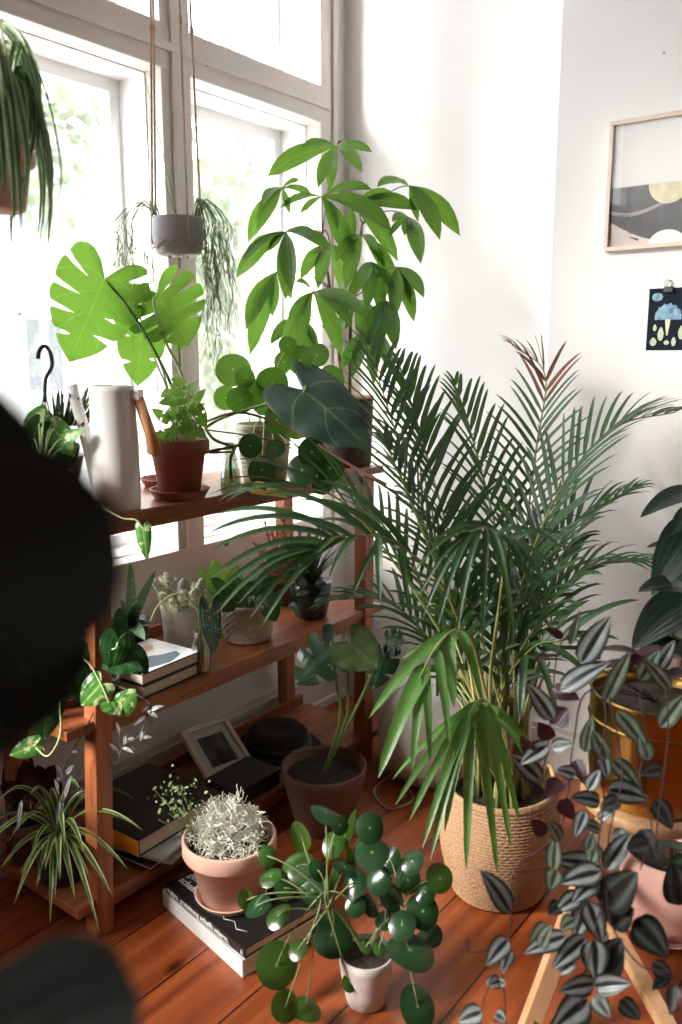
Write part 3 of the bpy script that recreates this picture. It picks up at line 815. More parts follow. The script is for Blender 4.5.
lf = [  # base px, tip px, width px, depth, kwargs
    ((104, 283), (69, 364), 92, 1.98, dict(k_=5, slit=.42, hw=.021)),
    ((142, 335), (138, 388), 48, 2.06, dict(k_=3, slit=.45, hw=.03)),
    ((157, 297), (189, 346), 88, 2.06, dict(k_=5, slit=.30, hw=.022)),
    ((176, 312), (180, 352), 42, 2.14, dict(k_=2, slit=.6, hw=.03)),
    ((132, 296), (118, 330), 40, 2.05, dict(k_=2, slit=.6, hw=.03)),
]
for (b0, t0, wpx, dd_, kw) in lf:
    b_, t_ = P(*b0, dd_), P(*t0, dd_ - .03)
    k = MB(); monstera_leaf(k, b_, t_, wpx / FPX * dd_, (CAMP - b_).normalized() * .9 + UP * .15 + V((0, 0, .1)), **kw)
    k.build('leaf', M['monstera'], t)
stem(t, [core + V((0, .01, 0)), P(172, 390, 2.03), P(135, 320, 2.0), P(107, 285, 1.985)], .0045, .003, M['stem_green'])
stem(t, [core, P(183, 385, 2.08), P(166, 345, 2.05), P(154, 308, 2.04), P(157, 298, 2.058)], .0045, .003, M['stem_pale'])
stem(t, [core, P(170, 400, 2.1), P(150, 350, 2.08), P(142, 323, 2.06)], .003, .002, M['stem_green'])
stem(t, [core, P(180, 380, 2.12), P(177, 330, 2.12), P(176, 300, 2.12)], .003, .002, M['stem_green'])
stem(t, [core, P(165, 380, 2.1), P(140, 320, 2.07), P(132, 297, 2.05)], .003, .002, M['stem_green'])
tag(saucer(at_x(170, -1.615, Z3) - UP * 0, .075, M['terra_red'], 'saucer half hidden behind the front red terracotta pot on the top shelf'), None)
bpy.data.objects['pot_saucer'].location.z += 0
t.location.z += .007
# brown woody branch growing out towards the palm
stem(t, [core + V((.03, .03, .0)), P(208, 424, 1.98), P(245, 416, 1.96), P(300, 437, 1.94), P(345, 465, 1.92), P(386, 488, 1.9)], .0026, .0040, M['stem_red'], 'aerial_root')

# front pot with small window-leaf plant
c = at_x(180, -1.462, Z3)
tag(saucer(c, .070, M['terra_red'], 'saucer under the front red terracotta pot beside the watering can'), None)
c = c + UP * .007
t, po = rimmed('potted_swiss_cheese_vine', 'small bright-leaved vine in the front red terracotta pot beside the watering can', 'potted plant', c, .047, .071, .130, M['terra_red'])
k = MB(); st = MB(); cc = c + UP * .115
for (bx, by, tx, ty, w_) in ((178, 408, 160, 422, 16), (180, 398, 158, 402, 15), (176, 388, 160, 396, 14), (184, 384, 172, 378, 12), (186, 395, 196, 380, 15), (190, 405, 205, 388, 12), (188, 412, 203, 402, 13), (192, 425, 207, 438, 14), (185, 428, 196, 440, 13), (176, 428, 164, 442, 12), (170, 432, 152, 436, 14), (198, 410, 206, 428, 14), (166, 418, 152, 408, 12), (182, 415, 190, 430, 12)):
    dd_ = 1.86 + R.uniform(-.05, .05); a = P(bx, by, dd_); b_ = P(tx, ty, dd_ + R.uniform(-.03, .0))
    monstera_leaf(k, a, b_, w_ * 1.0 / FPX * dd_, facing(a, .6), k_=2, holes=True, hw=.05, bend=.3)
    st.tube(bez(cc + V((R.uniform(-.02, .02), R.uniform(-.02, .02), 0)), cc.lerp(a, .5) + V((0, 0, .03)), a, 8), .0018, .0012, 5)
k.build('foliage', M['bright_leaf'], t); st.build('stems', M['stem_pale'], t)

# glass vase with cutting and philodendron leaf
def vase(name, label, c, prof, cat='vase', wl=.5, th=.0018):
    t = thing(name, label, cat, c)
    k = MB(); k.lathe(c, prof + [(r - th, z) for r, z in prof[::-1] if z > .004] + [(.001, .005)], 36); k.build('glass_body', M['vase_glass'], t)
    zm = prof[-1][1] * wl; k = MB()
    k.lathe(c, [(r - th - .0006, max(z, .006)) for r, z in prof if z < zm] + [(.001, zm * .98)], 30); k.build('water', M['water'], t)
    return t
c = at_x(231, -1.438, Z3)
vs = vase('glass_vase', 'small conical glass vase holding a cutting on the top shelf right of the red pots', c, [(.0225, 0), (.025, .002), (.026, .01), (.023, .04), (.017, .075), (.0125, .10), (.0115, .112), (.0135, .118)])
ct = thing('philodendron_cutting', 'cutting in the conical glass vase with one big dark heart-shaped leaf reaching right', 'plant cutting', c + UP * .02)
stem(ct, [c + UP * .02 + V((.004, 0, 0)), c + UP * .07, P(233, 452, 2.02), P(236, 445, 2.02)], .004, .005, M['stem_green'], 'stem')
stem(ct, [P(231, 452, 2.02), P(208, 452, 1.99), P(236, 446, 2.02), P(240, 443, 2.02)], .0025, .005, M['stem_brown'], 'node')
stem(ct, [P(205, 428, 2.0), P(222, 418, 1.98), P(262, 405, 1.93), P(300, 396, 1.90)], .004, .0028, M['stem_green'], 'petiole')
stem(ct, [P(208, 430, 2.0), P(250, 436, 1.98), P(295, 446, 1.97)], .002, .0015, M['stem_brown'], 'stem')
stem(ct, [P(236, 447, 2.02), P(215, 440, 2.0), P(205, 428, 2.0)], .004, .004, M['stem_green'], 'stem')
k = MB(); a = P(305, 392, 1.90); b_ = P(370, 441, 1.84)
nn = (CAMP - a).normalized() + UP * .55 + RT * .1
heartleaf(k, a, b_, 74 / FPX * 1.9, nn, bend=.28, back=.36)
k.build('leaf', M['philo'], ct)
stem(ct, [P(300, 396, 1.90), P(305, 390, 1.90), P(306, 385, 1.90)], .0028, .0022, M['stem_green'], 'petiole')

# pilea in ribbed cream pot (top shelf)
c = at_x(265, -1.482, Z3)
t = thing('potted_pilea', 'round-leaved pilea in a ribbed cream pot on the top shelf', 'potted plant', c)
prof = [(.052, 0), (.056, .003)]
for i in range(13):
    z = .008 + i * .0105; r = .057 + .014 * (i / 12); prof += [(r, z), (r + .0022, z + .004), (r, z + .009)]
prof += [(.073, .150), (.069, .151), (.067, .13), (.001, .13)]
MB().lathe(c, prof, 48).build('pot', M['cream_glaze'], t); soil(t, c, .067, .132)
k = MB(); st = MB(); top = c + UP * .135
PL = [(233, 369, 16), (251, 392, 13), (272, 384, 15), (300, 360, 13), (317, 355, 12), (240, 400, 12), (226, 398, 11), (284, 362, 9), (265, 402, 12), (290, 402, 12), (250, 446, 11), (262, 470, 14), (302, 470, 15), (312, 452, 13), (277, 420, 13), (296, 425, 13), (333, 377, 12), (318, 395, 11), (275, 448, 10), (330, 468, 13), (288, 345, 8), (245, 378, 9), (305, 410, 12), (322, 485, 9)]
ctr = P(270, 400, 2.05)
for (x, y, r) in PL:
    dd_ = 2.0 + R.uniform(-.09, .07)
    if y > 430: dd_ = 1.93 + R.uniform(-.02, .03)
    p = P(x, y, dd_); nr = facing(p, .2, .35)
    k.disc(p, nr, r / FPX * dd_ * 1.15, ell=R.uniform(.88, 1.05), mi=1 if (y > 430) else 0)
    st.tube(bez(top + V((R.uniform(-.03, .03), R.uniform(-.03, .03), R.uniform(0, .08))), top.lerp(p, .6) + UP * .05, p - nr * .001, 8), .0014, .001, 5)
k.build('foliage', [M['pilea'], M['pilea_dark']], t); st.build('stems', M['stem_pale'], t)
k = MB(); a = P(247, 488, 1.90); k.leaf(a, P(288, 498, 1.88), .030, ovate, arch=.12, nrm=facing(a, .1), wave=.12, segs=10)
o = k.build('fallen_leaf', M['yellow_leaf'], None, org=P(260, 492, 1.95)); tag(o, 'yellow withered leaf on the top shelf edge in front of the ribbed cream pot', 'leaf')

# pachira in woven basket
c = at_x(344, -1.515, Z3)
t = thing('potted_money_tree', 'tall money tree with hand-shaped leaf clusters in a dark woven pot on the shelf', 'potted plant', c)
k = MB(); rows = 22
prof = [(.078, 0)]
for i in range(rows):
    z = .004 + i * .0088; prof += [(.080 + .006 * i / rows, z), (.0835 + .006 * i / rows, z + .0044)]
prof += [(.088, .20), (.083, .20), (.082, .18), (.001, .18)]
k.lathe(c, prof, 72, wob=lambda a, z: 1 + .016 * math.sin(a * 36 + math.floor(z / .0088) * math.pi))
k.build('pot', mat('dark_woven_fibre', (.040, .022, .016), .7, var=.4, var_scale=90, bump=(150, .6)), t)
MB().lathe(c, [(.087, .198), (.090, .203), (.086, .208), (.082, .203), (.084, .198)], 48).build('pot_rim', mat('light_cane_rim', (.42, .30, .19), .7), t)
soil(t, c, .081, .182)
def cluster(k, st, node, tips, dp, w, mi=0, segs=8):
    n = P(*node, dp)
    for q, (tx, ty) in enumerate(tips):
        dd_ = dp + R.uniform(-.10, .05)
        e = P(tx, ty, dd_); L = (e - n).length
        k.leaf(n, e, w * L * R.uniform(.9, 1.1), oblan, nrm=facing(n, .6, .4), arch=.16, fold=.3, segs=segs, ns=2, mi=mi, wave=.05)
Dp = 2.32
trunkA = [c + UP * .18, P(338, 345, 2.36), P(330, 290, 2.35), P(322, 235, 2.34)]
trunkB = [c + UP * .18 + V((.02, .0, 0)), P(350, 350, 2.36), P(352, 300, 2.33), P(362, 225, 2.32)]
k = MB(); k.tube(spline(trunkA, 6), .006, .004, 8); k.tube(spline(trunkB, 6), .006, .003, 8); k.build('trunk', M['stem_brown'], t)
k = MB(); st = MB()
CL = [((337, 147), [(267, 177), (301, 150), (330, 192), (318, 188), (362, 172), (372, 152), (345, 142)], 2.28, 0),
      ((282, 188), [(248, 243), (262, 206), (258, 232), (312, 196), (300, 180), (290, 215)], 2.30, 0),
      ((322, 197), [(280, 208), (372, 190), (392, 232), (352, 262), (300, 214), (338, 230)], 2.26, 0),
      ((352, 206), [(395, 195), (418, 210), (390, 232), (350, 250), (398, 262)], 2.30, 0),
      ((409, 186), [(377, 187), (395, 182), (440, 240), (418, 222), (460, 236), (425, 200)], 2.26, 0),
      ((408, 217), [(389, 237), (392, 222), (421, 264), (405, 236), (412, 242)], 2.30, 0),
      ((397, 267), [(384, 300), (395, 318), (410, 306), (424, 298), (414, 322), (372, 282)], 2.26, 0),
      ((286, 232), [(236, 278), (242, 262), (292, 294), (286, 300), (332, 252), (318, 240), (268, 252)], 2.22, 0),
      ((313, 292), [(280, 372), (288, 330), (341, 356), (352, 328), (296, 282), (366, 318)], 2.18, 0),
      ((362, 235), [(385, 268), (378, 252), (345, 290), (335, 262), (398, 285)], 2.30, 0),
      ((276, 272), [(246, 330), (250, 355), (272, 318), (262, 300), (292, 300)], 2.30, 0),
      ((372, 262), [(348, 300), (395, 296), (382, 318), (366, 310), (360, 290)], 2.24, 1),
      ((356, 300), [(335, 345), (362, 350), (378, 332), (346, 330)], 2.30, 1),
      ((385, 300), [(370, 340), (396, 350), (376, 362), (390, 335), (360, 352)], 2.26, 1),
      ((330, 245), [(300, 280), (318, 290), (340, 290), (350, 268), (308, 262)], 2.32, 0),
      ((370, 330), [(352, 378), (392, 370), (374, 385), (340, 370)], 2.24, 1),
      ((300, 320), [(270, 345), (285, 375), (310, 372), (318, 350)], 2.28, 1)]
for node, tips, dp, mi in CL:
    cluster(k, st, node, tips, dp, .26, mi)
    n = P(*node, dp); tr = trunkA if node[0] < 340 else trunkB
    j = min(tr[1:], key=lambda q: abs(q.z - (n.z - .02)))
    st.tube(bez(j, j.lerp(n, .55) + UP * .05, n, 8), .002, .0016, 5)
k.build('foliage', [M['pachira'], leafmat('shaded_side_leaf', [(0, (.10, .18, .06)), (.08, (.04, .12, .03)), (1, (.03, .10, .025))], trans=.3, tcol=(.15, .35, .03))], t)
st.build('stems', M['stem_red'], t)

# hooked hanging pot standing on the shelf at far left
c = at_x(52, -1.625, Z3)
t = thing('potted_cactus_tree', 'spiky dark green upright succulent in a pot with a hook hanger at the left end', 'potted plant', c)
k = MB(); flower_pot(k, c, .05, .075, .11, 0); k.build('pot', M['black_plastic'], t); soil(t, c, .067, .09)
k = MB(); kb = c + UP * .31
hk = [P(45, 402, 1.78), P(45, 392, 1.78), P(46, 378, 1.78), P(52, 366, 1.78), P(50, 352, 1.78), P(44, 346, 1.78), P(39, 352, 1.78), P(38, 359, 1.78)]
k.tube(spline(hk, 6), .0042, .0045, 8); hook = k.build('hook', M['black_plastic'], t)
k = MB()
for a in range(3):
    an = a * 2.1 + .4
    k.tube([hk[0] + V((0, 0, .022)), hk[0] - V((0, 0, .03)) + V((math.cos(an), math.sin(an), 0)) * .012, c + V((math.cos(an) * .072, math.sin(an) * .072, .108))], .0014, .0014, 5)
k.build('hanger_straps', M['stem_brown'], t)
k = MB()
for i in range(70):
    x = R.uniform(22, 100); b_ = P(60 + (x - 60) * .6, 425, 1.82 + R.uniform(-.05, .06))
    hy = 382 + abs(x - 80) * .35 + R.uniform(0, 30)
    if x < 45: hy += 18
    e = P(x + R.uniform(-5, 5), hy, 1.82 + R.uniform(-.07, .06))
    k.tube([b_, b_.lerp(e, .5) + V((0, 0, .004)), e], .0038, .0018, 6)
k.build('foliage', mat('dark_succulent', (.03, .07, .025), .45), t)
c = at_x(45, -1.465, Z3)
t = thing('potted_pothos', 'variegated pothos behind the blurred dark leaf, left of the watering can', 'potted plant', c)
k = MB(); flower_pot(k, c, .045, .062, .10, .005); k.build('pot', M['terra_red'], t); soil(t, c, .052, .085)
k = MB(); st = MB(); tp = c + UP * .09
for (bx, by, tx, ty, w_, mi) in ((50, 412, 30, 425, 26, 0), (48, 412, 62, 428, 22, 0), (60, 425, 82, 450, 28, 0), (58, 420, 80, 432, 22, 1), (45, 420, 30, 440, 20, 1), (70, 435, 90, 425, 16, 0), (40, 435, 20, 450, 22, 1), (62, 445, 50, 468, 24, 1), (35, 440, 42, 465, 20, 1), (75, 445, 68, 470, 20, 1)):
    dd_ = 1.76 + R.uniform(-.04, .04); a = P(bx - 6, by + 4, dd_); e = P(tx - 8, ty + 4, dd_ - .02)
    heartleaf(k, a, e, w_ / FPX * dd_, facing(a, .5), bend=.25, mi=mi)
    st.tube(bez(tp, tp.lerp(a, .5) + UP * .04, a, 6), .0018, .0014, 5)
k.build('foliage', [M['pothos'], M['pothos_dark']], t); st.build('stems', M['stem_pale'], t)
# hanging pothos leaf off the shelf front
vine = [tp + RT * .03, P(100, 505, 1.66), P(122, 518, 1.66), P(136, 520, 1.66), P(144, 530, 1.66)]
stem(t, vine, .0016, .0014, M['stem_pale'], 'vine')
k = MB(); heartleaf(k, P(143, 527, 1.66), P(146, 560, 1.65), .032, facing(P(143, 527, 1.66), .2), bend=.35, back=.15); k.build('hanging_leaf', M['pothos'], t)

# ================================================================== hanging things
c = at_x(179, -1.60, 1.487); c.z = 1.487
t = thing('hanging_mistletoe_cactus', 'thin-stemmed trailing cactus in a grey pot hung in jute ropes before the window mullion', 'hanging plant', c)
MB().lathe(c, [(.045, 0), (.052, .004), (.059, .02), (.0625, .05), (.061, .085), (.0595, .088), (.057, .086), (.058, .06), (.001, .06)], 44).build('pot', M['grey_ceramic'], t)
soil(t, c, .057, .072)
hookp = V((-1.55, 1.42, ZC))
k = MB()
ropes = [(-135, 0), (-20, 1), (70, 2), (200, 3)]
for an, i in ropes:
    a = math.radians(an); e = c + V((math.cos(a) * .060, math.sin(a) * .060, .088)); lo = c + V((math.cos(a) * .061, math.sin(a) * .061, .03)); bt = c + V((math.cos(a) * .02, math.sin(a) * .02, -.004))
    up = hookp + V((math.cos(a) * .012, math.sin(a) * .012, 0)) 
    mid = e.lerp(up, .12)
    k.tube([bt, lo * 1.0 + V((math.cos(a) * .003, math.sin(a) * .003, 0)), e, mid, e.lerp(up, .5), up], .0030, .0030, 6)
    a2 = math.radians(an + 45)
    k.tube([lo, c + V((math.cos(a2) * .066, math.sin(a2) * .066, .012)), c + V((math.cos(a2 + .78) * .063, math.sin(a2 + .78) * .063, .03))], .0018, None, 5)
    for z in (.25, .55, .9):
        q = e.lerp(up, z); k.tube([q - UP * .008, q + UP * .008], .0052, .0052, 6)
k.tube([c - UP * .004, c - UP * .03], .005, .002, 8)
k.build('jute_hanger', M['rope'], t)
k = MB()
def trail(p0, out, drop, r=.0011, n=9, jit=.01):
    pts = [p0]; q = p0
    pts.append(p0 + out * .45 + UP * .045)
    pts.append(p0 + out + UP * .0)
    for i in range(n):
        q = p0 + out * (1 + .12 * i / n) - UP * drop * (i + 1) / n + V((R.uniform(-jit, jit), R.uniform(-jit, jit), 0))
        pts.append(q)
    return pts
for i in range(44):
    right = i % 5 < 3
    if right: o = RT * R.uniform(.06, .125) + FW * R.uniform(-.06, .05)
    else: o = -RT * R.uniform(.06, .16) + FW * R.uniform(-.05, .04)
    s0 = c + UP * .082 + o.normalized() * .045
    pts = trail(s0, o - o.normalized() * .045, R.uniform(.10, .34) if right else R.uniform(.08, .26), jit=.008)
    k.tube(spline(pts, 2), .0010, .0007, 4)
    for j in range(5):
        b_ = pts[R.randrange(3, len(pts))]
        e = b_ + V((R.uniform(-.02, .02), R.uniform(-.02, .02), -R.uniform(.03, .07)))
        k.tube([b_, b_.lerp(e, .5) + V((R.uniform(-.006, .006), R.uniform(-.006, .006), 0)), e], .0009, .0007, 4)
for (x, y) in ((145, 78), (160, 168)):
    e = P(x, y, 2.02); k.tube(bez(c + UP * .08, c.lerp(e, .6) + RT * .01, e, 8), .0012, .0008, 4)
k.build('trailing_stems', M['rhip'], t)

c = at_x(-2, -1.37, 1.50); c.z = 1.49
t = thing('hanging_spider_plant', 'spider plant hanging at the upper left in a terracotta pot', 'hanging plant', c)
k = MB(); flower_pot(k, c, .045, .066, .10, .006); k.build('pot', M['terra'], t); soil(t, c, .053, .085)
k = MB()
for an in (20, 140, 260):
    a = math.radians(an); k.tube([c + V((math.cos(a) * .064, math.sin(a) * .064, .095)), c + V((0, 0, .45)), V((c.x, c.y, ZC))], .0018, None, 5)
k.build('hanger', M['rope'], t)
k = MB()
for i in range(34):
    a = R.uniform(0, 6.283); ln_ = R.uniform(.12, .24)
    o = V((math.cos(a), math.sin(a), 0)); rr_ = R.uniform(.06, .10)
    p0 = c + UP * .09 + o * .015
    hgt = R.uniform(.10, .19)
    mid = spline([p0, p0 + o * rr_ * .5 + UP * hgt, p0 + o * rr_ + UP * hgt * .55, p0 + o * rr_ * 1.22 - UP * ln_ * .15, p0 + o * rr_ * R.uniform(.8, 1.2) - UP * ln_ * .65], 4)
    k.blade(mid, R.uniform(.013, .018), strap, o + UP * .6, .3, 4)
for (x0, y0, x1, y1, x2, y2) in ((10, 60, 40, 120, 8, 200), (5, 40, 48, 90, 44, 165), (4, 30, 40, 60, 28, 150), (0, 20, 50, 50, 36, 160), (2, 50, 60, 80, 20, 190), (-5, 45, 38, 50, 34, 140), (0, 70, 46, 70, 42, 150), (0, 25, 30, 30, 30, 120), (5, 80, 30, 120, 22, 170), (0, 90, 20, 60, 14, 150)):
    k.blade(bez(P(x0, y0, 1.42), P(x1, y1, 1.40), P(x2, y2, 1.40), 10), .016, strap, facing(P(x0, y0, 1.4)), .3, 4)
k.build('foliage', M['spider_light'], t)

# ================================================================== middle shelf
# aloe in black pot
c = at_x(132, -1.66, Z2)
t = thing('potted_aloe', 'aloe with upright pale spotted leaves in a black pot behind the two books', 'potted plant', c)
k = MB(); k.lathe(c, [(.032, 0), (.035, .003), (.043, .05), (.048, .095), (.045, .097), (.043, .08), (.001, .08)], 40); k.build('pot', M['black_glaze'], t); soil(t, c, .043, .084)
k = MB()
b0 = c + UP * .08
for (tx, ty, w_, dd_) in ((130, 562, 10, 2.07), (156, 570, 9, 2.05), (120, 600, 9, 2.05), (145, 640, 13, 1.95), (112, 625, 10, 1.98), (138, 605, 9, 2.1), (152, 625, 8, 2.08)):
    e = P(tx, ty, dd_); k.leaf(b0 + (e - b0) * .03, e, w_ / FPX * 2.05 * 1.3, needle, nrm=facing(b0, .3), arch=.05, fold=.5, segs=9)
k.build('foliage', M['aloe'], t)
# white ribbed pot with fuzzy cacti
c = at_x(184, -1.595, Z2)
t = thing('potted_cactus_group', 'cluster of small fuzzy cacti in a white grooved pot on the middle shelf', 'potted plant', c)
prof = [(.042, 0), (.046, .004), (.048, .02)]
for i in range(7): z = .026 + i * .008; r = .048 + .0075 * z / .11; prof += [(r, z), (r - .0014, z + .004), (r + .0004, z + .0075)]
prof += [(.056, .115), (.057, .124), (.054, .125), (.053, .11), (.001, .108)]
k = MB(); k.lathe(c, prof, 48); k.build('pot', M['white_ceramic'], t); soil(t, c, .053, .112)
def nub(k, base, tip, r, n=12, mi=0):
    d = tip - base; pts = []; 
    for i in range(8):
        a = i / 7; pts.append(base + d * a)
    k0 = len(k.v); dn = d.normalized(); s1 = dn.cross(V((.3, 1, .2))).normalized(); s2 = dn.cross(s1)
    for i, p in enumerate(pts):
        a = i / 7; rr = r * (math.sin(math.pi * (.12 + .86 * a)) ** .45)
        for q in range(n):
            th = 6.2832 * q / n; rr2 = rr * (1 + .07 * (-1) ** q); k.v.append(p + s1 * rr2 * math.cos(th) + s2 * rr2 * math.sin(th))
    for i in range(7):
        for q in range(n):
            q2 = (q + 1) % n; k.face([k0 + i * n + q, k0 + i * n + q2, k0 + (i + 1) * n + q2, k0 + (i + 1) * n + q], None, mi)
    k.face([k0 + 7 * n + q for q in range(n)], None, mi)
k = MB()
for (bx, by, tx, ty, r, dd_) in ((176, 608, 152, 578, 4.5, 2.12), (178, 604, 160, 576, 4, 2.15), (180, 604, 165, 572, 4.5, 2.14), (184, 606, 175, 578, 4, 2.16), (172, 610, 160, 592, 5, 2.08), (186, 606, 183, 590, 5, 2.08), (196, 604, 203, 578, 4.5, 2.13), (198, 606, 194, 582, 4, 2.15), (192, 606, 196, 588, 5, 2.08), (200, 610, 207, 590, 4, 2.12), (178, 612, 171, 598, 4.5, 2.06)):
    nub(k, P(bx, by, dd_), P(tx, ty, dd_), r * 1.2 / FPX * dd_)
k.build('cacti', M['cactus'], t)
k = MB(); nub(k, P(184, 606, 2.12), P(184, 578, 2.12), 6.5 / FPX * 2.12, 14); k.build('grey_cactus', M['cactus_grey'], t)
# bud vase with spotted leaf
c = at_x(201, -1.438, Z2)
vase('bud_vase', 'small clear glass bud vase on the middle shelf beside the two books', c, [(.019, 0), (.021, .002), (.0225, .008), (.0225, .045), (.021, .065), (.017, .085), (.0155, .10), (.017, .105)])
ct = thing('begonia_cutting', 'spotted dark leaf cutting standing in the small glass bud vase', 'plant cutting', c + UP * .008)
stem(ct, [c + UP * .008 + V((.0, .008, 0)), c + UP * .05, c + UP * .10, P(198, 612, 2.02), P(190, 600, 2.02), P(183, 596, 2.02)], .0022, .0018, M['stem_green'], 'stem')
stem(ct, [P(190, 600, 2.02), P(175, 594, 2.01), P(158, 606, 2.0), P(150, 622, 2.0)], .003, .0022, M['stem_pale'], 'shoot')
k = MB(); heartleaf(k, P(210, 610, 2.0), P(214, 655, 1.98), 21 / FPX * 2.0, facing(P(206, 612, 2), .1) - RT * .0, bend=.2, back=.3); k.build('leaf', M['begonia'], ct)
stem(ct, [P(198, 612, 2.02), P(205, 606, 2.01), P(210, 611, 2.0)], .0016, None, M['stem_green'], 'petiole')
# woven-relief pot
c = at_x(248, -1.515, Z2)
t = thing('potted_peperomia', 'leafy green plant in a taupe pot with a basket-weave relief on the middle shelf', 'potted plant', c)
k = MB(); prof = [(.052, 0), (.060, .004)]
for i in range(27): z = .006 + i * .0036; prof.append((.062 + .009 * math.sin(min(1, z / .08) * 1.5), z))
prof += [(.069, .106), (.065, .106), (.064, .09), (.001, .09)]
k.lathe(c, prof, 120, wob=lambda a, z: 1 + (.040 * math.sin(a * 20) * math.sin(z * 2 * math.pi / .0165) if .005 < z < .1 else 0)); k.build('pot', M['taupe'], t); soil(t, c, .064, .094)
def bushy(t, specs, base, dd0, mt, smat, jit=.04, kind='ovate', wscale=1.0, up=.3, name='foliage'):
    k = MB(); st = MB()
    for (bx, by, tx, ty, w_) in specs:
        dd_ = dd0 + R.uniform(-jit, jit); a = P(bx, by, dd_); e = P(tx, ty, dd_ - R.uniform(0, .02))
        if kind == 'heart': heartleaf(k, a, e, w_ / FPX * dd_ * wscale, facing(a, up), bend=.25)
        else: k.leaf(a, e, w_ / FPX * dd_ * wscale, ovate, nrm=facing(a, up), arch=.12, segs=8)
        st.tube(bez(base + V((R.uniform(-.02, .02), R.uniform(-.02, .02), 0)), base.lerp(a, .5) + UP * .03, a, 6), .0018, .0013, 5)
    k.build(name, mt, t); st.build('stems', smat, t)
bushy(t, [(243, 600, 225, 585, 14), (240, 595, 234, 575, 13), (250, 595, 262, 580, 14), (255, 600, 275, 592, 14), (252, 604, 251, 620, 10), (262, 602, 285, 604, 18), (268, 606, 276, 622, 20), (236, 604, 222, 612, 13), (245, 598, 248, 578, 12), (258, 592, 270, 570, 13), (232, 598, 215, 600, 12), (226, 592, 210, 578, 12), (285, 580, 290, 565, 10), (262, 588, 282, 578, 12)], c + UP * .095, 2.17, M['pothos_plain'], M['stem_green'])
# dark green leafy plant between cactus pot and weave pot
c = at_x(222, -1.66, Z2)
t = thing('potted_leafy_plant', 'plant with broad bright leaves right behind the cactus pot on the middle shelf', 'potted plant', c)
k = MB(); flower_pot(k, c, .033, .045, .08, .004); k.build('pot', M['black_plastic'], t); soil(t, c, .036, .068)
bushy(t, [(222, 602, 214, 560, 32), (216, 598, 198, 568, 20), (230, 600, 236, 566, 26), (210, 604, 202, 586, 16), (222, 625, 214, 655, 26), (226, 606, 246, 590, 20)], c + UP * .07, 2.25, M['bright_leaf'], M['stem_green'], kind='heart')
# dark pot on the right end of the middle shelf
c = at_x(311, -1.505, Z2)
t = thing('potted_dwarf_palm', 'thin-leaved dark plant in a glossy dark green pot at the right of the middle shelf', 'potted plant', c)
k = MB(); k.lathe(c, [(.04, 0), (.046, .004), (.056, .05), (.062, .105), (.059, .107), (.057, .09), (.001, .09)], 44); k.build('pot', M['green_glaze'], t); soil(t, c, .057, .094)
k = MB(); b0 = c + UP * .095
for i in range(46):
    a = R.uniform(0, 6.283); o = V((math.cos(a), math.sin(a), 0)); L_ = R.uniform(.10, .22); sp_ = R.uniform(.3, .9)
    e = b0 + o * L_ * sp_ + UP * L_ * (1.1 - sp_ * .6)
    k.leaf(b0 + o * .01, e, .011, needle, nrm=UP + o * -.5, arch=.15, fold=.3, segs=7)
k.build('foliage', leafmat('dark_blade', [(0, (.03, .07, .03)), (1, (.02, .05, .02))], trans=.15), t)
# reddish dry plant at back
c = at_x(286, -1.655, Z2)
t = thing('potted_red_succulent', 'reddish dry-looking twiggy plant in a dark pot at the back of the middle shelf', 'potted plant', c)
k = MB(); flower_pot(k, c, .04, .058, .10, .005); k.build('pot', M['terra_dark'], t); soil(t, c, .047, .085)
k = MB()
for i in range(26):
    tx = R.uniform(252, 300); ty = R.uniform(518, 575)
    e = P(tx, ty, 2.35 + R.uniform(-.06, .06)); b_ = c + UP * .085
    m_ = b_.lerp(e, .6) + V((R.uniform(-.02, .02), R.uniform(-.02, .02), .0))
    k.tube(spline([b_, m_, e], 4), .0035, .002, 6)
    for j in range(5):
        q = m_.lerp(e, R.random()); nub(k, q, q + V((R.uniform(-.012, .012), R.uniform(-.012, .012), .014)), .0035, 6)
k.build('twigs', M['dry_red'], t)
k = MB()
for i in range(14):
    a = P(R.uniform(262, 300), R.uniform(570, 605), 2.3); k.leaf(a, a + V((R.uniform(-.04, .04), R.uniform(-.04, .04), R.uniform(-.03, .02))), .02, ovate)
k.build('foliage', M['monstera_dark'], t)
# pothos at the left end of the middle shelf
c = at_x(62, -1.565, Z2)
saucer(c, .072, M['terra_red'], 'saucer at the left end of the middle shelf under the trailing pothos')
c = c + UP * .007
t = thing('potted_pothos', 'trailing pothos at the left end of the middle shelf, leaves dangling past the front post', 'potted plant', c)
k = MB(); flower_pot(k, c, .05, .070, .115, .006); k.build('pot', M['terra_red'], t); soil(t, c, .057, .10)
k = MB(); st = MB(); tp = c + UP * .10
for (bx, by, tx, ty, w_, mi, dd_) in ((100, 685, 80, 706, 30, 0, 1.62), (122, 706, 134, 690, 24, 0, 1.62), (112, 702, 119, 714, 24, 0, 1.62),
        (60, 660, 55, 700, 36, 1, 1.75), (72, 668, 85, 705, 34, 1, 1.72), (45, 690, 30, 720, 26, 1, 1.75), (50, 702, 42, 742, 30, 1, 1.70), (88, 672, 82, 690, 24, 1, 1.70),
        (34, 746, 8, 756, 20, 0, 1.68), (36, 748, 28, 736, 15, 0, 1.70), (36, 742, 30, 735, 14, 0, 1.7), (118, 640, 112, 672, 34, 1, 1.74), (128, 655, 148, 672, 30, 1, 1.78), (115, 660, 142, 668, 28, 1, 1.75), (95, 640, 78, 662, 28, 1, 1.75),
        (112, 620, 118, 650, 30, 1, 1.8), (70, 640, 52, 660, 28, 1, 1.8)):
    a = P(bx, by, dd_); e = P(tx, ty, dd_ - .01); heartleaf(k, a, e, w_ / FPX * dd_, facing(a, .35), bend=.25, mi=mi)
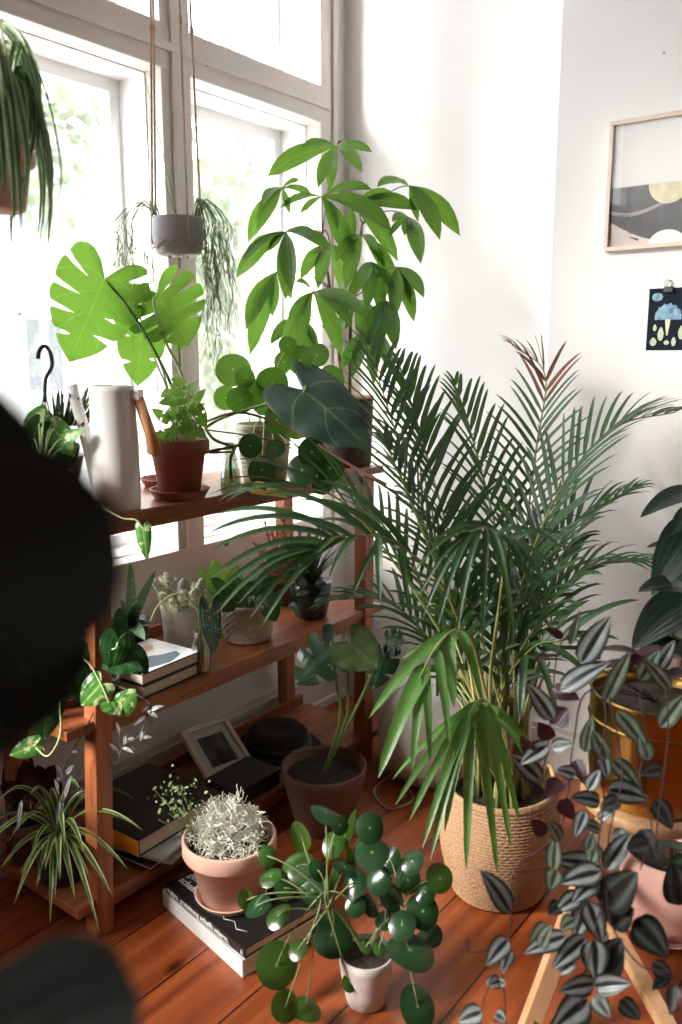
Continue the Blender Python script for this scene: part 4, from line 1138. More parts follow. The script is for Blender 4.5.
for pts in ([tp, P(85, 660, 1.66), P(100, 682, 1.62), P(112, 708, 1.62), P(120, 714, 1.62)], [P(112, 708, 1.62), P(120, 716, 1.62), P(122, 706, 1.62)],
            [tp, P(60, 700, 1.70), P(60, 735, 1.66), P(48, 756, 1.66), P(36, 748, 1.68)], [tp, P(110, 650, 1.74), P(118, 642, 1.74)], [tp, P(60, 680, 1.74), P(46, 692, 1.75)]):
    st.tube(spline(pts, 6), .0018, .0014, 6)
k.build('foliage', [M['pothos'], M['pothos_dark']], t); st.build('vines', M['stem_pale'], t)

# purple tradescantia hanging from middle shelf, in its own little pot
c = at_x(105, -1.47, Z2)
t = thing('potted_spiderwort', 'thin purple-stemmed trailing plant hanging below the middle shelf by the front post', 'potted plant', c)
k = MB(); flower_pot(k, c, .025, .036, .06, .003); k.build('pot', M['black_plastic'], t); soil(t, c, .029, .052)
st = MB(); k = MB()
ths = [[c + UP * .055, P(146, 700, 1.66), P(147, 712, 1.66), P(140, 735, 1.66), P(124, 745, 1.66), P(118, 762, 1.66)],
       [c + UP * .055, P(146, 700, 1.67), P(150, 715, 1.67), P(140, 742, 1.67), P(122, 748, 1.67), P(120, 728, 1.67)],
       [c + UP * .055, P(90, 720, 1.75), P(62, 770, 1.75), P(60, 800, 1.75), P(66, 815, 1.75)]]
for pts in ths:
    sp_ = spline(pts, 5); st.tube(sp_, .0014, .0012, 5)
    for q in sp_[8::3]:
        e = q + V((R.uniform(-.03, .03), R.uniform(-.02, .02), R.uniform(-.02, .03))); k.leaf(q, e, .008, lance, arch=.1, segs=5)
for (bx, by, tx, ty) in ((147, 712, 165, 706), (148, 712, 158, 718), (66, 775, 74, 765), (62, 780, 56, 764), (64, 800, 72, 775), (22, 800, 18, 830), (60, 800, 56, 830)):
    k.leaf(P(bx, by, 1.7), P(tx, ty, 1.69), .010, lance, segs=6)
st.build('vines', M['stem_purple'], t); k.build('foliage', M['trad'], t)
# plum-leaved plant at bottom-left, and the spider plant
c = at_x(30, -1.665, Z1)
t = thing('potted_plum_plant', 'plum-red leaved plant at the back left of the bottom shelf', 'potted plant', c)
k = MB(); flower_pot(k, c, .035, .045, .10, .004); k.build('pot', M['terra_dark'], t); soil(t, c, .036, .085)
bushy(t, [(45, 800, 20, 775, 22), (40, 795, 38, 765, 24), (35, 790, 20, 760, 20), (50, 800, 62, 782, 22), (22, 800, 0, 785, 22), (25, 810, 8, 820, 20), (45, 790, 55, 765, 18), (30, 775, 12, 742, 16), (14, 800, 4, 765, 16)], c + UP * .1, 2.0, M['plum'], M['stem_purple'])
c = at_x(62, -1.54, Z1)
t = thing('potted_spider_plant', 'spider plant with cream-edged arching leaves at the left end of the bottom shelf', 'potted plant', c)
k = MB(); flower_pot(k, c, .045, .060, .11, 0); k.build('pot', M['black_plastic'], t); soil(t, c, .053, .09)
k = MB(); b0 = c + UP * .10
SPI = [(14, 905), (0, 870), (50, 925), (100, 935), (115, 855), (20, 875), (30, 860), (55, 900), (60, 880), (75, 900), (45, 870), (128, 870), (112, 895), (-10, 820), (0, 800), (30, 795), (100, 800), (120, 820), (135, 800), (-15, 850), (70, 870), (85, 855), (36, 890), (142, 830), (90, 880), (10, 840), (65, 845), (50, 790), (80, 790)]
for (x, y) in SPI:
    dd_ = 1.72 + R.uniform(-.06, .05) + (.12 if y < 830 else 0); e = P(x, y, dd_)
    o = e - b0; o.z = 0
    top_ = b0.lerp(e, .42); top_.z = max(b0.z, e.z) + R.uniform(.02, .06) + o.length * .12
    mid = bez(b0, top_, e, 11)
    k.blade(mid, R.uniform(.013, .016), strap, UP + (CAMP - e).normalized() * .5, .3, 4)
k.build('foliage', M['spider'], t)

# ================================================================== floor pots
c0 = c2 + V((0, 0, .0205)) + V((.0, .0, 0))
c = V((c0.x - .002, c0.y - .004, c0.z))
q_ = P(232, 905, 1.85)
for _ in range(30):   # slide to where the pot's foot is seen
    px_, py_, _d = proj(c)
    c += RT * (231 - px_) / FPX * _d * .8 + FW * (898 - py_) / FPX * -_d * 1.2 * .8
saucer(c, .080, M['terra'], 'terracotta saucer on the black book under the silver bush pot', .02)
c = c + UP * .0065
t = thing('potted_silver_bush', 'silver cushion bush with tangled white twigs in a terracotta pot on two books', 'potted plant', c)
k = MB(); flower_pot(k, c, .064, .103, .150, .007, .007); k.build('pot', M['terra'], t); soil(t, c, .088, .128)
k = MB(); b0 = c + UP * .125
for i in range(950):
    d_ = V((R.gauss(0, 1), R.gauss(0, 1), abs(R.gauss(0, 1)) * 1.1)).normalized()
    rad = .076 * R.uniform(.75, 1.05) * (1 + .12 * math.sin(d_.x * 9 + d_.y * 7)); ce = b0 + UP * .004
    q = ce + V((d_.x * rad, d_.y * rad, d_.z * rad * 1.15)); pts = [q]
    h = V((R.gauss(0, 1), R.gauss(0, 1), R.gauss(0, 1))).normalized()
    for j in range(5):
        h = (h + V((R.gauss(0, 1), R.gauss(0, 1), R.gauss(0, 1))) * .6 + d_ * .1).normalized()
        q = q + h * .0062; pts.append(q)
    k.tube(pts, .00085, .0007, 4, cap=False)
for i in range(60):
    d_ = V((R.gauss(0, 1), R.gauss(0, 1), abs(R.gauss(0, 1)))).normalized()
    k.tube([b0, b0 + d_ * .04 + UP * .01, b0 + V((d_.x, d_.y, d_.z * 1.15)) * .075], .0013, .0009, 4, cap=False)
k.build('twigs', M['silver'], t)
k = MB()
for i in range(90):
    x = R.gauss(178, 14); y = R.gauss(800, 14); a = P(x, y, 1.78 + R.uniform(-.04, .04)); k.leaf(a, a + V((R.uniform(-.01, .01), R.uniform(-.01, .01), R.uniform(-.006, .01))), .006, ovate, segs=3, ns=1)
for i in range(14):
    k.tube([b0 - RT * .06, P(R.uniform(155, 190), R.uniform(785, 820), 1.78)], .0008, .0006, 4)
k.build('side_sprigs', mat('tiny_green_leaf', (.14, .19, .07), .6), t)

# small monstera in dark pot
c = P(326, 792, 2.30); c.z = 0; 
cc_ = V((-1.335, 1.79, 0))
for _ in range(30):
    px_, py_, _d = proj(cc_ + UP * .16); cc_ += RT * (324 - px_) / FPX * _d + FW * (770 - py_) / FPX * -_d * .8
c = V((cc_.x, cc_.y, 0))
t = thing('potted_young_monstera', 'young monstera in a dark terracotta pot on the floor at the shelf end', 'potted plant', c)
k = MB(); k.lathe(c, [(.07, 0), (.075, .004), (.095, .08), (.112, .15), (.115, .175), (.110, .178), (.104, .165), (.10, .14), (.001, .14)], 48); k.build('pot', M['terra_dark'], t); soil(t, c, .10, .150)
b0 = c + UP * .15
for (b_, e_, w_, dd_, kw, mm) in (((332, 648), (294, 684), 54, 2.08, dict(k_=4, slit=.4, hw=.04), 'monstera_dark'), ((350, 643), (377, 668), 50, 2.05, dict(k_=1), 'olive_leaf'), ((388, 642), (404, 640), 36, 2.3, dict(k_=3, slit=.4, hw=.05), 'monstera_dark'), ((384, 655), (372, 690), 34, 2.28, dict(k_=3, slit=.5, hw=.03), 'monstera_dark')):
    a = P(*b_, dd_); e = P(*e_, dd_ - .03); k = MB(); monstera_leaf(k, a, e, w_ / FPX * dd_, (CAMP - a).normalized() + UP * .5, **kw); k.build('leaf', M[mm], t)
for pts in ([b0, P(340, 720, 2.15), P(336, 680, 2.1), P(331, 641, 2.08)], [b0, P(346, 720, 2.18), P(348, 690, 2.14), P(349, 645, 2.055)], [b0, P(360, 700, 2.25), P(378, 660, 2.29), P(386, 643, 2.3)]):
    stem(t, pts, .005, .003, M['stem_green'])

# floor pilea
c = V((-.80, 1.20, 0))
for _ in range(30):
    px_, py_, _d = proj(c); c += RT * (366 - px_) / FPX * _d + FW * (1000 - py_) / FPX * -_d * .6
t = thing('potted_pilea', 'big pilea with round coin leaves in a chalky white pot on the floor', 'potted plant', c)
k = MB(); k.lathe(c, [(.033, 0), (.038, .003), (.046, .04), (.053, .09), (.054, .108), (.050, .109), (.048, .095), (.001, .093)], 40); k.build('pot', M['chalk_pot'], t); soil(t, c, .048, .098)
base = c + UP * .10
k = MB(); st = MB()
h1 = P(328, 900, 1.62); h2 = P(395, 910, 1.66)
st.tube(spline([base, base.lerp(h1, .5) + UP * .01, h1], 6), .005, .004, 7); st.tube(spline([base, base.lerp(h2, .6) + UP * .02, h2], 6), .005, .004, 7)
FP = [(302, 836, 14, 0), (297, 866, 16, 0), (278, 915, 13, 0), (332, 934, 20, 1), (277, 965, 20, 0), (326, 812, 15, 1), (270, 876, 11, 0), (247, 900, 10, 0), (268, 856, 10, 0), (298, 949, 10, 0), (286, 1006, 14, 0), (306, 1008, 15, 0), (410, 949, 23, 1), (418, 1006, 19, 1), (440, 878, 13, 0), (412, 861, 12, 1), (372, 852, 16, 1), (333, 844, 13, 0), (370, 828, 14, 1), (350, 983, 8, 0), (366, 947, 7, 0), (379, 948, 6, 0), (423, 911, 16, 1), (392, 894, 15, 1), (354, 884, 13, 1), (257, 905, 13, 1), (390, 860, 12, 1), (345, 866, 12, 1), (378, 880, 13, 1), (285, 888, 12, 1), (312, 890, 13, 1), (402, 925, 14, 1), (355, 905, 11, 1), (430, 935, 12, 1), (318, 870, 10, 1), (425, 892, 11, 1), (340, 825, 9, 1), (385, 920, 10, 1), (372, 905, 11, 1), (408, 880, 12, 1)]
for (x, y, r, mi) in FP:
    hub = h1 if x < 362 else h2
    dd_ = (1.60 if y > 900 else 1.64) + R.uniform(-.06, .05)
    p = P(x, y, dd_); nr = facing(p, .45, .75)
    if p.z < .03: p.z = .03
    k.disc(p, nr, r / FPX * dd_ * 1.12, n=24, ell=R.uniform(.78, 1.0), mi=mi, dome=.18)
    s = hub + V((R.uniform(-.012, .012), R.uniform(-.012, .012), R.uniform(-.03, .02)))
    st.tube(bez(s, s.lerp(p, .6) + UP * .03 + V((R.uniform(-.02, .02), R.uniform(-.02, .02), 0)), p - nr * .001, 8), .0017, .0012, 6)
for (x0, y0, x1, y1) in ((345, 850, 356, 808), (352, 870, 362, 835), (330, 900, 338, 860), (350, 870, 348, 845)):
    k.leaf(P(x0, y0, 1.66), P(x1, y1, 1.66), .016, lance, segs=8, mi=0)
k.build('foliage', [M['pilea'], M['pilea_dark']], t); st.build('stems', mat('coin_leaf_stem', (.20, .24, .10), .5), t)

# palm in seagrass basket
c = V((-.86, 1.735, 0))
for _ in range(30):
    px_, py_, _d = proj(c); c += RT * (496 - px_) / FPX * _d + FW * (886 - py_) / FPX * -_d * .7
BH = .27
t = thing('potted_areca_palm', 'large areca palm with feathery arching fronds in a seagrass basket', 'potted plant', c)
k = MB(); prof = [(.095, 0), (.105, .004)]; nrow = 34
for i in range(nrow):
    z = .008 + i * (BH - .016) / nrow; q = z / BH; r = .106 + .036 * math.sin(q * 2.5) - .006 * q
    prof += [(r - .0005, z), (r + .0022, z + .0025), (r + .0022, z + .005)]
prof += [(.125, BH), (.118, BH), (.116, BH - .04), (.001, BH - .04)]
k.lathe(c, prof, 110, wob=lambda a, z: 1 + .012 * math.sin(a * 48 + math.floor((z - .008) / ((BH - .016) / nrow)) * math.pi) + .01 * math.sin(3 * a))
k.build('basket', mat('seagrass', (.27, .15, .08), .85, var=.25, var_scale=260, bump=(200, .5), var2=(.46, .28, .15)), t)
for s in (-1, 1):
    hc = c + RT * s * .118 + UP * (BH - .01)
    MB().tube(spline([hc - FW * .035, hc - FW * .03 + UP * .03, hc + UP * .045, hc + FW * .03 + UP * .03, hc + FW * .035], 5), .006, .006, 8).build('basket_handle', mat('seagrass_handle', (.46, .30, .17), .85, bump=(200, .6)), t)
soil(t, c, .114, BH - .035)
core = c + UP * (BH - .04)
def frond(path, n, lmax, spread, mt=0, start=.35, droop=.25, w=.0155, brown_tip=False, gap=1.0, curl_end=False):
    """rachis through world points, leaflets paired along it"""
    sp_ = spline(path, 8); 
    L = [0]
    for i in range(1, len(sp_)): L.append(L[-1] + (sp_[i] - sp_[i - 1]).length)
    tot = L[-1]
    def at(s):
        s *= tot
        for i in range(1, len(sp_)):
            if L[i] >= s:
                f = (s - L[i - 1]) / max(1e-9, L[i] - L[i - 1]); return sp_[i - 1].lerp(sp_[i], f), (sp_[i] - sp_[i - 1]).normalized()
        return sp_[-1], (sp_[-1] - sp_[-2]).normalized()
    st = MB(); st.tube(sp_, .0048, .0014, 6)
    o = st.build('frond', M['palm_stem'], t)
    k = MB()
    for i in range(n):
        f = i / (n - 1); s = start + (1 - start) * f
        p, d = at(min(.999, s))
        vn = UP - d * d.dot(UP)
        if vn.length < .3: vn = (CAMP - p).normalized() - d * d.dot((CAMP - p).normalized())
        vn.normalize()
        sdv = d.cross(vn).normalized()
        ln_ = lmax * (math.sin(math.pi * (.18 + .78 * f)) ** .7) * R.uniform(.88, 1.08)
        for sg in (1, -1):
            an = spread * (1 - .55 * f) + R.uniform(-.08, .08)
            dr = (d * math.cos(an) + sdv * sg * math.sin(an) + vn * .18).normalized()
            e = p + dr * ln_ - UP * ln_ * droop * R.uniform(.6, 1.4)
            c_ = p + dr * ln_ * .55 + UP * ln_ * .06
            mid = bez(p, c_, e, 6)
            mm = mt
            if brown_tip and f > .68: mm = 2
            k.blade(mid, w * R.uniform(.85, 1.15), needle, vn * .8 + UP * .3 + V((R.uniform(-.3, .3), R.uniform(-.3, .3), 0)), .35, 1, mi=mm)
    k.build('leaflets', [M['palm'], M['palm_bright'], M['palm_brown']], o)
def F(pts, *a, **kw):
    base_ = core + V((R.uniform(-.04, .04), R.uniform(-.04, .04), 0))
    frond([base_] + [P(x, y, d) for x, y, d in pts], *a, **kw)
# (px, py, depth) along each stalk
F([(478, 690, 1.95), (440, 560, 1.95), (395, 430, 2.0), (368, 345, 2.05)], 24, .27, 1.05, droop=.12)
F([(480, 690, 1.98), (455, 560, 2.0), (425, 450, 2.05), (400, 365, 2.1)], 24, .25, 1.0, droop=.12)
F([(490, 690, 2.02), (500, 560, 2.1), (470, 430, 2.15), (455, 385, 2.18)], 22, .24, .95, droop=.12)
F([(500, 690, 2.05), (520, 570, 2.15), (536, 450, 2.22), (545, 375, 2.24), (512, 345, 2.22)], 26, .20, .95, start=.42, droop=.1, brown_tip=True, w=.011)
F([(500, 690, 2.0), (520, 590, 2.0), (560, 490, 2.02), (615, 428, 2.04), (676, 412, 2.04)], 26, .26, .85, droop=.14)
F([(505, 690, 2.0), (530, 600, 2.0), (570, 530, 2.0), (632, 490, 2.0)], 22, .24, .9, droop=.2)
F([(505, 695, 1.97), (540, 620, 1.95), (585, 570, 1.93), (650, 560, 1.9)], 20, .22, .9, droop=.3)
F([(475, 700, 1.95), (420, 600, 1.95), (340, 500, 1.9), (265, 490, 1.85)], 11, .34, .7, start=.5, droop=.2, w=.021)
def fan(stalk, leaflets, mt=0, arch=.14, wmul=1.0):
    """a drooping frond seen from near its tip: stalk then leaflets (from px, to px, width px, depths)"""
    base_ = core + V((R.uniform(-.04, .04), R.uniform(-.04, .04), 0))
    o = MB().tube(spline([base_] + [P(*q) for q in stalk], 8), .0048, .0014, 6).build('frond', M['palm_stem'], t)
    k = MB()
    for (x0, y0, x1, y1, w_, d0, d1) in leaflets:
        a = P(x0, y0, d0); e = P(x1, y1, d1)
        L_ = (e - a).length; m_ = a.lerp(e, .5) + UP * arch * L_ * 1.6 + (CAMP - a).normalized() * .01
        k.blade(bez(a, m_, e, 9), w_ / FPX * d0 * wmul, needle, (facing(a, .7, .25)), .3, 2, mi=mt)
    k.build('leaflets', [M['palm'], M['palm_bright'], M['palm_brown']], o)
fan([(480, 700, 1.92), (450, 600, 1.84), (400, 545, 1.76), (350, 535, 1.70), (310, 547, 1.66)],
    [(372, 537, 262, 494, 9, 1.73, 1.68), (352, 536, 206, 534, 9, 1.70, 1.62), (340, 537, 214, 515, 8, 1.70, 1.68), (335, 539, 208, 552, 9, 1.69, 1.6), (326, 543, 206, 582, 9, 1.68, 1.58), (318, 546, 208, 602, 9, 1.67, 1.57),
     (314, 548, 216, 614, 9, 1.66, 1.57), (322, 548, 238, 604, 9, 1.67, 1.6), (330, 545, 250, 618, 9, 1.68, 1.6), (346, 538, 262, 626, 9, 1.70, 1.62), (336, 536, 294, 590, 9, 1.69, 1.64), (357, 535, 328, 582, 9, 1.71, 1.66), (378, 538, 380, 606, 10, 1.73, 1.68),
     (395, 545, 300, 500, 9, 1.76, 1.72), (410, 552, 318, 480, 8, 1.78, 1.75), (400, 548, 408, 612, 9, 1.77, 1.72), (384, 540, 352, 598, 8, 1.74, 1.68), (370, 536, 320, 520, 7, 1.72, 1.7)], 0, .16)
fan([(490, 690, 1.85), (500, 600, 1.72), (505, 545, 1.62), (488, 528, 1.56), (470, 532, 1.52)],
    [(482, 529, 414, 572, 7, 1.55, 1.50), (480, 529, 418, 598, 7, 1.55, 1.5), (476, 530, 421, 622, 8, 1.54, 1.5), (474, 531, 436, 632, 8, 1.54, 1.48), (480, 530, 455, 646, 8, 1.54, 1.48), (486, 529, 482, 652, 8, 1.55, 1.5), (490, 529, 515, 642, 9, 1.56, 1.5),
     (496, 531, 508, 610, 8, 1.57, 1.52), (500, 534, 538, 604, 8, 1.58, 1.54), (502, 537, 550, 596, 8, 1.59, 1.55), (504, 542, 558, 574, 7, 1.6, 1.56), (498, 532, 562, 548, 7, 1.58, 1.58), (490, 529, 430, 545, 7, 1.56, 1.52), (494, 530, 445, 532, 7, 1.57, 1.54), (505, 545, 566, 536, 7, 1.61, 1.62)], 0, .20)
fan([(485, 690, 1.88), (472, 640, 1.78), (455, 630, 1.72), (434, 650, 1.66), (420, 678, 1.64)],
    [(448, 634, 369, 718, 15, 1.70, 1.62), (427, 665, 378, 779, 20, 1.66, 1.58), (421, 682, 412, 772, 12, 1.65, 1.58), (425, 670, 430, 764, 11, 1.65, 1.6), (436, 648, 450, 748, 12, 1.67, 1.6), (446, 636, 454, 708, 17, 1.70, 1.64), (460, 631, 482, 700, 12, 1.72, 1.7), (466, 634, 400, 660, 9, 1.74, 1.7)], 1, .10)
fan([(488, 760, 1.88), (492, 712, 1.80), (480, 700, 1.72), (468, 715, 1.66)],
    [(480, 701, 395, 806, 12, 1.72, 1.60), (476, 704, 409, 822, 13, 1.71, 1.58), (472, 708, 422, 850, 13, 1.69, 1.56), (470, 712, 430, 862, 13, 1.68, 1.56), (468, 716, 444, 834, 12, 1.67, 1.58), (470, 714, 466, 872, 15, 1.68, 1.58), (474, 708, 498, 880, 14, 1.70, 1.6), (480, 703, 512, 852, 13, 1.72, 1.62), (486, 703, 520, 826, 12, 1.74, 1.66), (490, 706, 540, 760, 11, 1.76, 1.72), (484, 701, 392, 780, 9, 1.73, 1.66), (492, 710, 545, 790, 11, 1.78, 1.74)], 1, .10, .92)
fan([(500, 700, 1.95), (530, 650, 1.86), (560, 640, 1.80)],
    [(535, 648, 560, 730, 9, 1.85, 1.8), (545, 645, 600, 690, 9, 1.83, 1.8), (555, 641, 620, 640, 9, 1.81, 1.78), (540, 646, 590, 600, 9, 1.84, 1.85), (560, 640, 640, 600, 9, 1.80, 1.78), (525, 655, 520, 720, 9, 1.86, 1.8)], 0, .14)
F([(470, 700, 2.0), (430, 640, 2.05), (385, 600, 2.1), (330, 600, 2.12)], 20, .22, .9, droop=.25)
F([(470, 700, 2.0), (420, 580, 2.08), (360, 500, 2.15), (300, 470, 2.2)], 20, .22, .9, droop=.2)
F([(495, 690, 2.0), (545, 640, 2.1), (560, 560, 2.18), (590, 520, 2.2)], 16, .20, .9, droop=.25)
F([(480, 690, 1.95), (450, 600, 1.9), (410, 500, 1.88), (385, 440, 1.9)], 22, .24, .95, droop=.25)
k = MB()
for i in range(34):
    b_ = core + V((R.uniform(-.06, .06), R.uniform(-.06, .06), 0)); e = P(R.uniform(440, 550), R.uniform(600, 690), 2.0 + R.uniform(-.08, .08)); k.tube([b_, b_.lerp(e, .5) + UP * .02, e], .005, .0028, 6)
k.build('canes', M['palm_stem'], t)
k = MB()
for i in range(26):
    b_ = P(R.uniform(435, 545), R.uniform(600, 700), 2.0 + R.uniform(-.08, .1)); e = b_ + V((R.uniform(-.05, .05), R.uniform(-.05, .05), R.uniform(.10, .28))); k.leaf(b_, e, .014, needle, arch=.03, fold=.4, segs=5, ns=1)
k.build('young_leaflets', M['palm'], t)

# white pouf and adapter on the floor behind
c = V((-1.13, 2.12, 0))
c = V((-1.22, 2.10, 0))
t = thing('floor_pouf', 'rounded white fabric pouf on the floor by the back wall behind the palm', 'pouf', c)
MB().lathe(c, [(.11, 0), (.16, .01), (.185, .06), (.19, .14), (.175, .22), (.13, .27), (.06, .29), (.001, .293)], 48, wob=lambda a, z: 1 + .02 * math.sin(8 * a)).build('cover', M['fabric'], t)
k = MB()
for i in range(8):
    a = i * math.pi / 4 + .2; k.tube([c + V((math.cos(a) * r, math.sin(a) * r, z)) for r, z in ((.165, .01), (.189, .06), (.194, .14), (.179, .222), (.134, .273), (.06, .294))], .0018, None, 5)
k.build('seam_piping', M['off_white'], t)
k = MB(); k.box((-1.385, 2.165, 0), (-1.325, 2.30, .05)); o = k.build('power_strip', M['white_paint'], None, smooth=False, org=(-1.355, 2.23, 0), bevel=.006); tag(o, 'white power box on the floor near the shelf end against the back wall', 'power box')
k = MB(); k.tube(spline([V((-1.35, 2.16, .03)), V((-1.30, 2.08, .006)), V((-1.24, 1.95, .004)), V((-1.17, 1.88, .004)), V((-1.2, 1.80, .004)), V((-1.29, 1.86, .004)), V((-1.30, 2.0, .004))], 8), .0032, None, 7)
o = k.build('cable', M['cable'], None, org=(-1.24, 1.95, 0)); tag(o, 'thin brown cable looping over the floorboards beside the white pouf', 'cable')

# ================================================================== right side: plant stand, brass planter
top = V((-.44, 1.43, .45)); 
for _ in range(30):
    px_, py_, _d = proj(top); top += RT * (649 - px_) / FPX * _d + FW * (793 - py_) / FPX * -_d * .8
t = thing('plant_stool', 'wooden stool with splayed legs under the brass planter at the right', 'stool', (top.x, top.y, 0))
k = MB(); k.lathe(V((top.x, top.y, .428)), [(.118, 0), (.122, .003), (.122, .019), (.118, .022), (.001, .022)], 48); k.build('seat', M['lightwood'], t)
def legbox(a, b_, w_, d_, name='leg', mt=None, par=None):
    a = V(a); b_ = V(b_); dz = (b_ - a).normalized(); sx = dz.cross(V((0, 1, 0)) if abs(dz.y) < .9 else V((1, 0, 0)))
    sx = (RT - dz * dz.dot(RT)).normalized(); sy = dz.cross(sx)
    L_ = (b_ - a).length; X = Matrix.Translation(a) @ Matrix((sx, sy, dz)).transposed().to_4x4()
    k = MB(); k.box((-w_ / 2, -d_ / 2, 0), (w_ / 2, d_ / 2, L_), X); return k.build(name, mt or M['lightwood'], par or t, smooth=False, bevel=.002)
def floorpt(px, py):
    p = pt(px, py, 1.0) - CAMP; return CAMP + p * (-CAM_H / p.z)
fA = floorpt(524, 1040); uA = V((top.x, top.y, .43)) - RT * .085 - FW * .04
fB = floorpt(700, 1052); uB = V((top.x, top.y, .43)) - RT * .06 + FW * .05
legbox(fA, uA, .034, .026); 
fC = floorpt(760, 1000); uC = V((top.x, top.y, .43)) + RT * .085 - FW * .02
legbox(fC, uC, .034, .026)
fD = floorpt(584, 912); uD = V((top.x, top.y, .43)) - RT * .02 + FW * .08
legbox(fD, uD, .034, .026)
legbox(fA.lerp(uA, .42), fD.lerp(uD, .42), .024, .018, 'stretcher')
MB().lathe(fA.lerp(uA, .10) - FW * .014, [(.0045, 0), (.004, .002), (.001, .0022)], 12, M=Matrix.Rotation(-math.pi / 2, 3, 'X')).build('screw', M['black_plastic'], t)
legbox(floorpt(672, 1040) + UP * .01, floorpt(604, 955) + UP * .09, .03, .026, 'stretcher')
# brass planter
c = V((top.x, top.y, .4505))
t = thing('brass_planter', 'shiny brass planter with striped silver-purple spiderwort trailing down over the stool', 'potted plant', c)
MB().lathe(c, [(.090, 0), (.100, .003), (.106, .01), (.112, .06), (.115, .14), (.115, .198), (.117, .202), (.113, .203), (.111, .19), (.107, .16), (.001, .16)], 72).build('pot', M['brass'], t)
MB().lathe(c, [(.1155, .150), (.1175, .153), (.1155, .156)], 72).build('pot_band', M['brass'], t)
soil(t, c, .101, .176)
core2 = c + UP * .18
vines = [
 [(600, 668, 1.46), (572, 636, 1.44), (558, 652, 1.43), (552, 700, 1.43), (548, 745, 1.42), (540, 780, 1.42)],
 [(620, 680, 1.42), (604, 690, 1.40), (606, 720, 1.38), (600, 760, 1.37), (604, 800, 1.36), (598, 850, 1.34), (604, 890, 1.33), (590, 950, 1.31), (580, 1010, 1.29)],
 [(612, 690, 1.40), (618, 740, 1.38), (622, 780, 1.36), (610, 830, 1.35), (606, 880, 1.33), (612, 925, 1.31), (640, 965, 1.29), (672, 975, 1.27), (678, 1010, 1.26)],
 [(640, 690, 1.40), (646, 740, 1.38), (640, 780, 1.36), (652, 830, 1.34), (640, 870, 1.32)],
 [(590, 690, 1.44), (574, 740, 1.42), (568, 790, 1.40), (560, 830, 1.38), (540, 850, 1.38), (514, 872, 1.38), (510, 940, 1.36), (500, 960, 1.35), (484, 1000, 1.33), (480, 1030, 1.32)],
 [(514, 872, 1.38), (530, 871, 1.38), (548, 868, 1.38)],
 [(508, 945, 1.36), (486, 950, 1.36), (470, 952, 1.36), (468, 938, 1.36)],
 [(500, 960, 1.35), (505, 1000, 1.33), (506, 1030, 1.33)],
 [(665, 690, 1.36), (668, 740, 1.34), (660, 800, 1.33), (655, 850, 1.32)],
]
st = MB(); VP = []
for v in vines:
    pts = [P(x, y, d) for x, y, d in v]
    if v[0][1] < 700: pts = [core2] + pts
    st.tube(spline(pts, 6), .0016, .0012, 6)
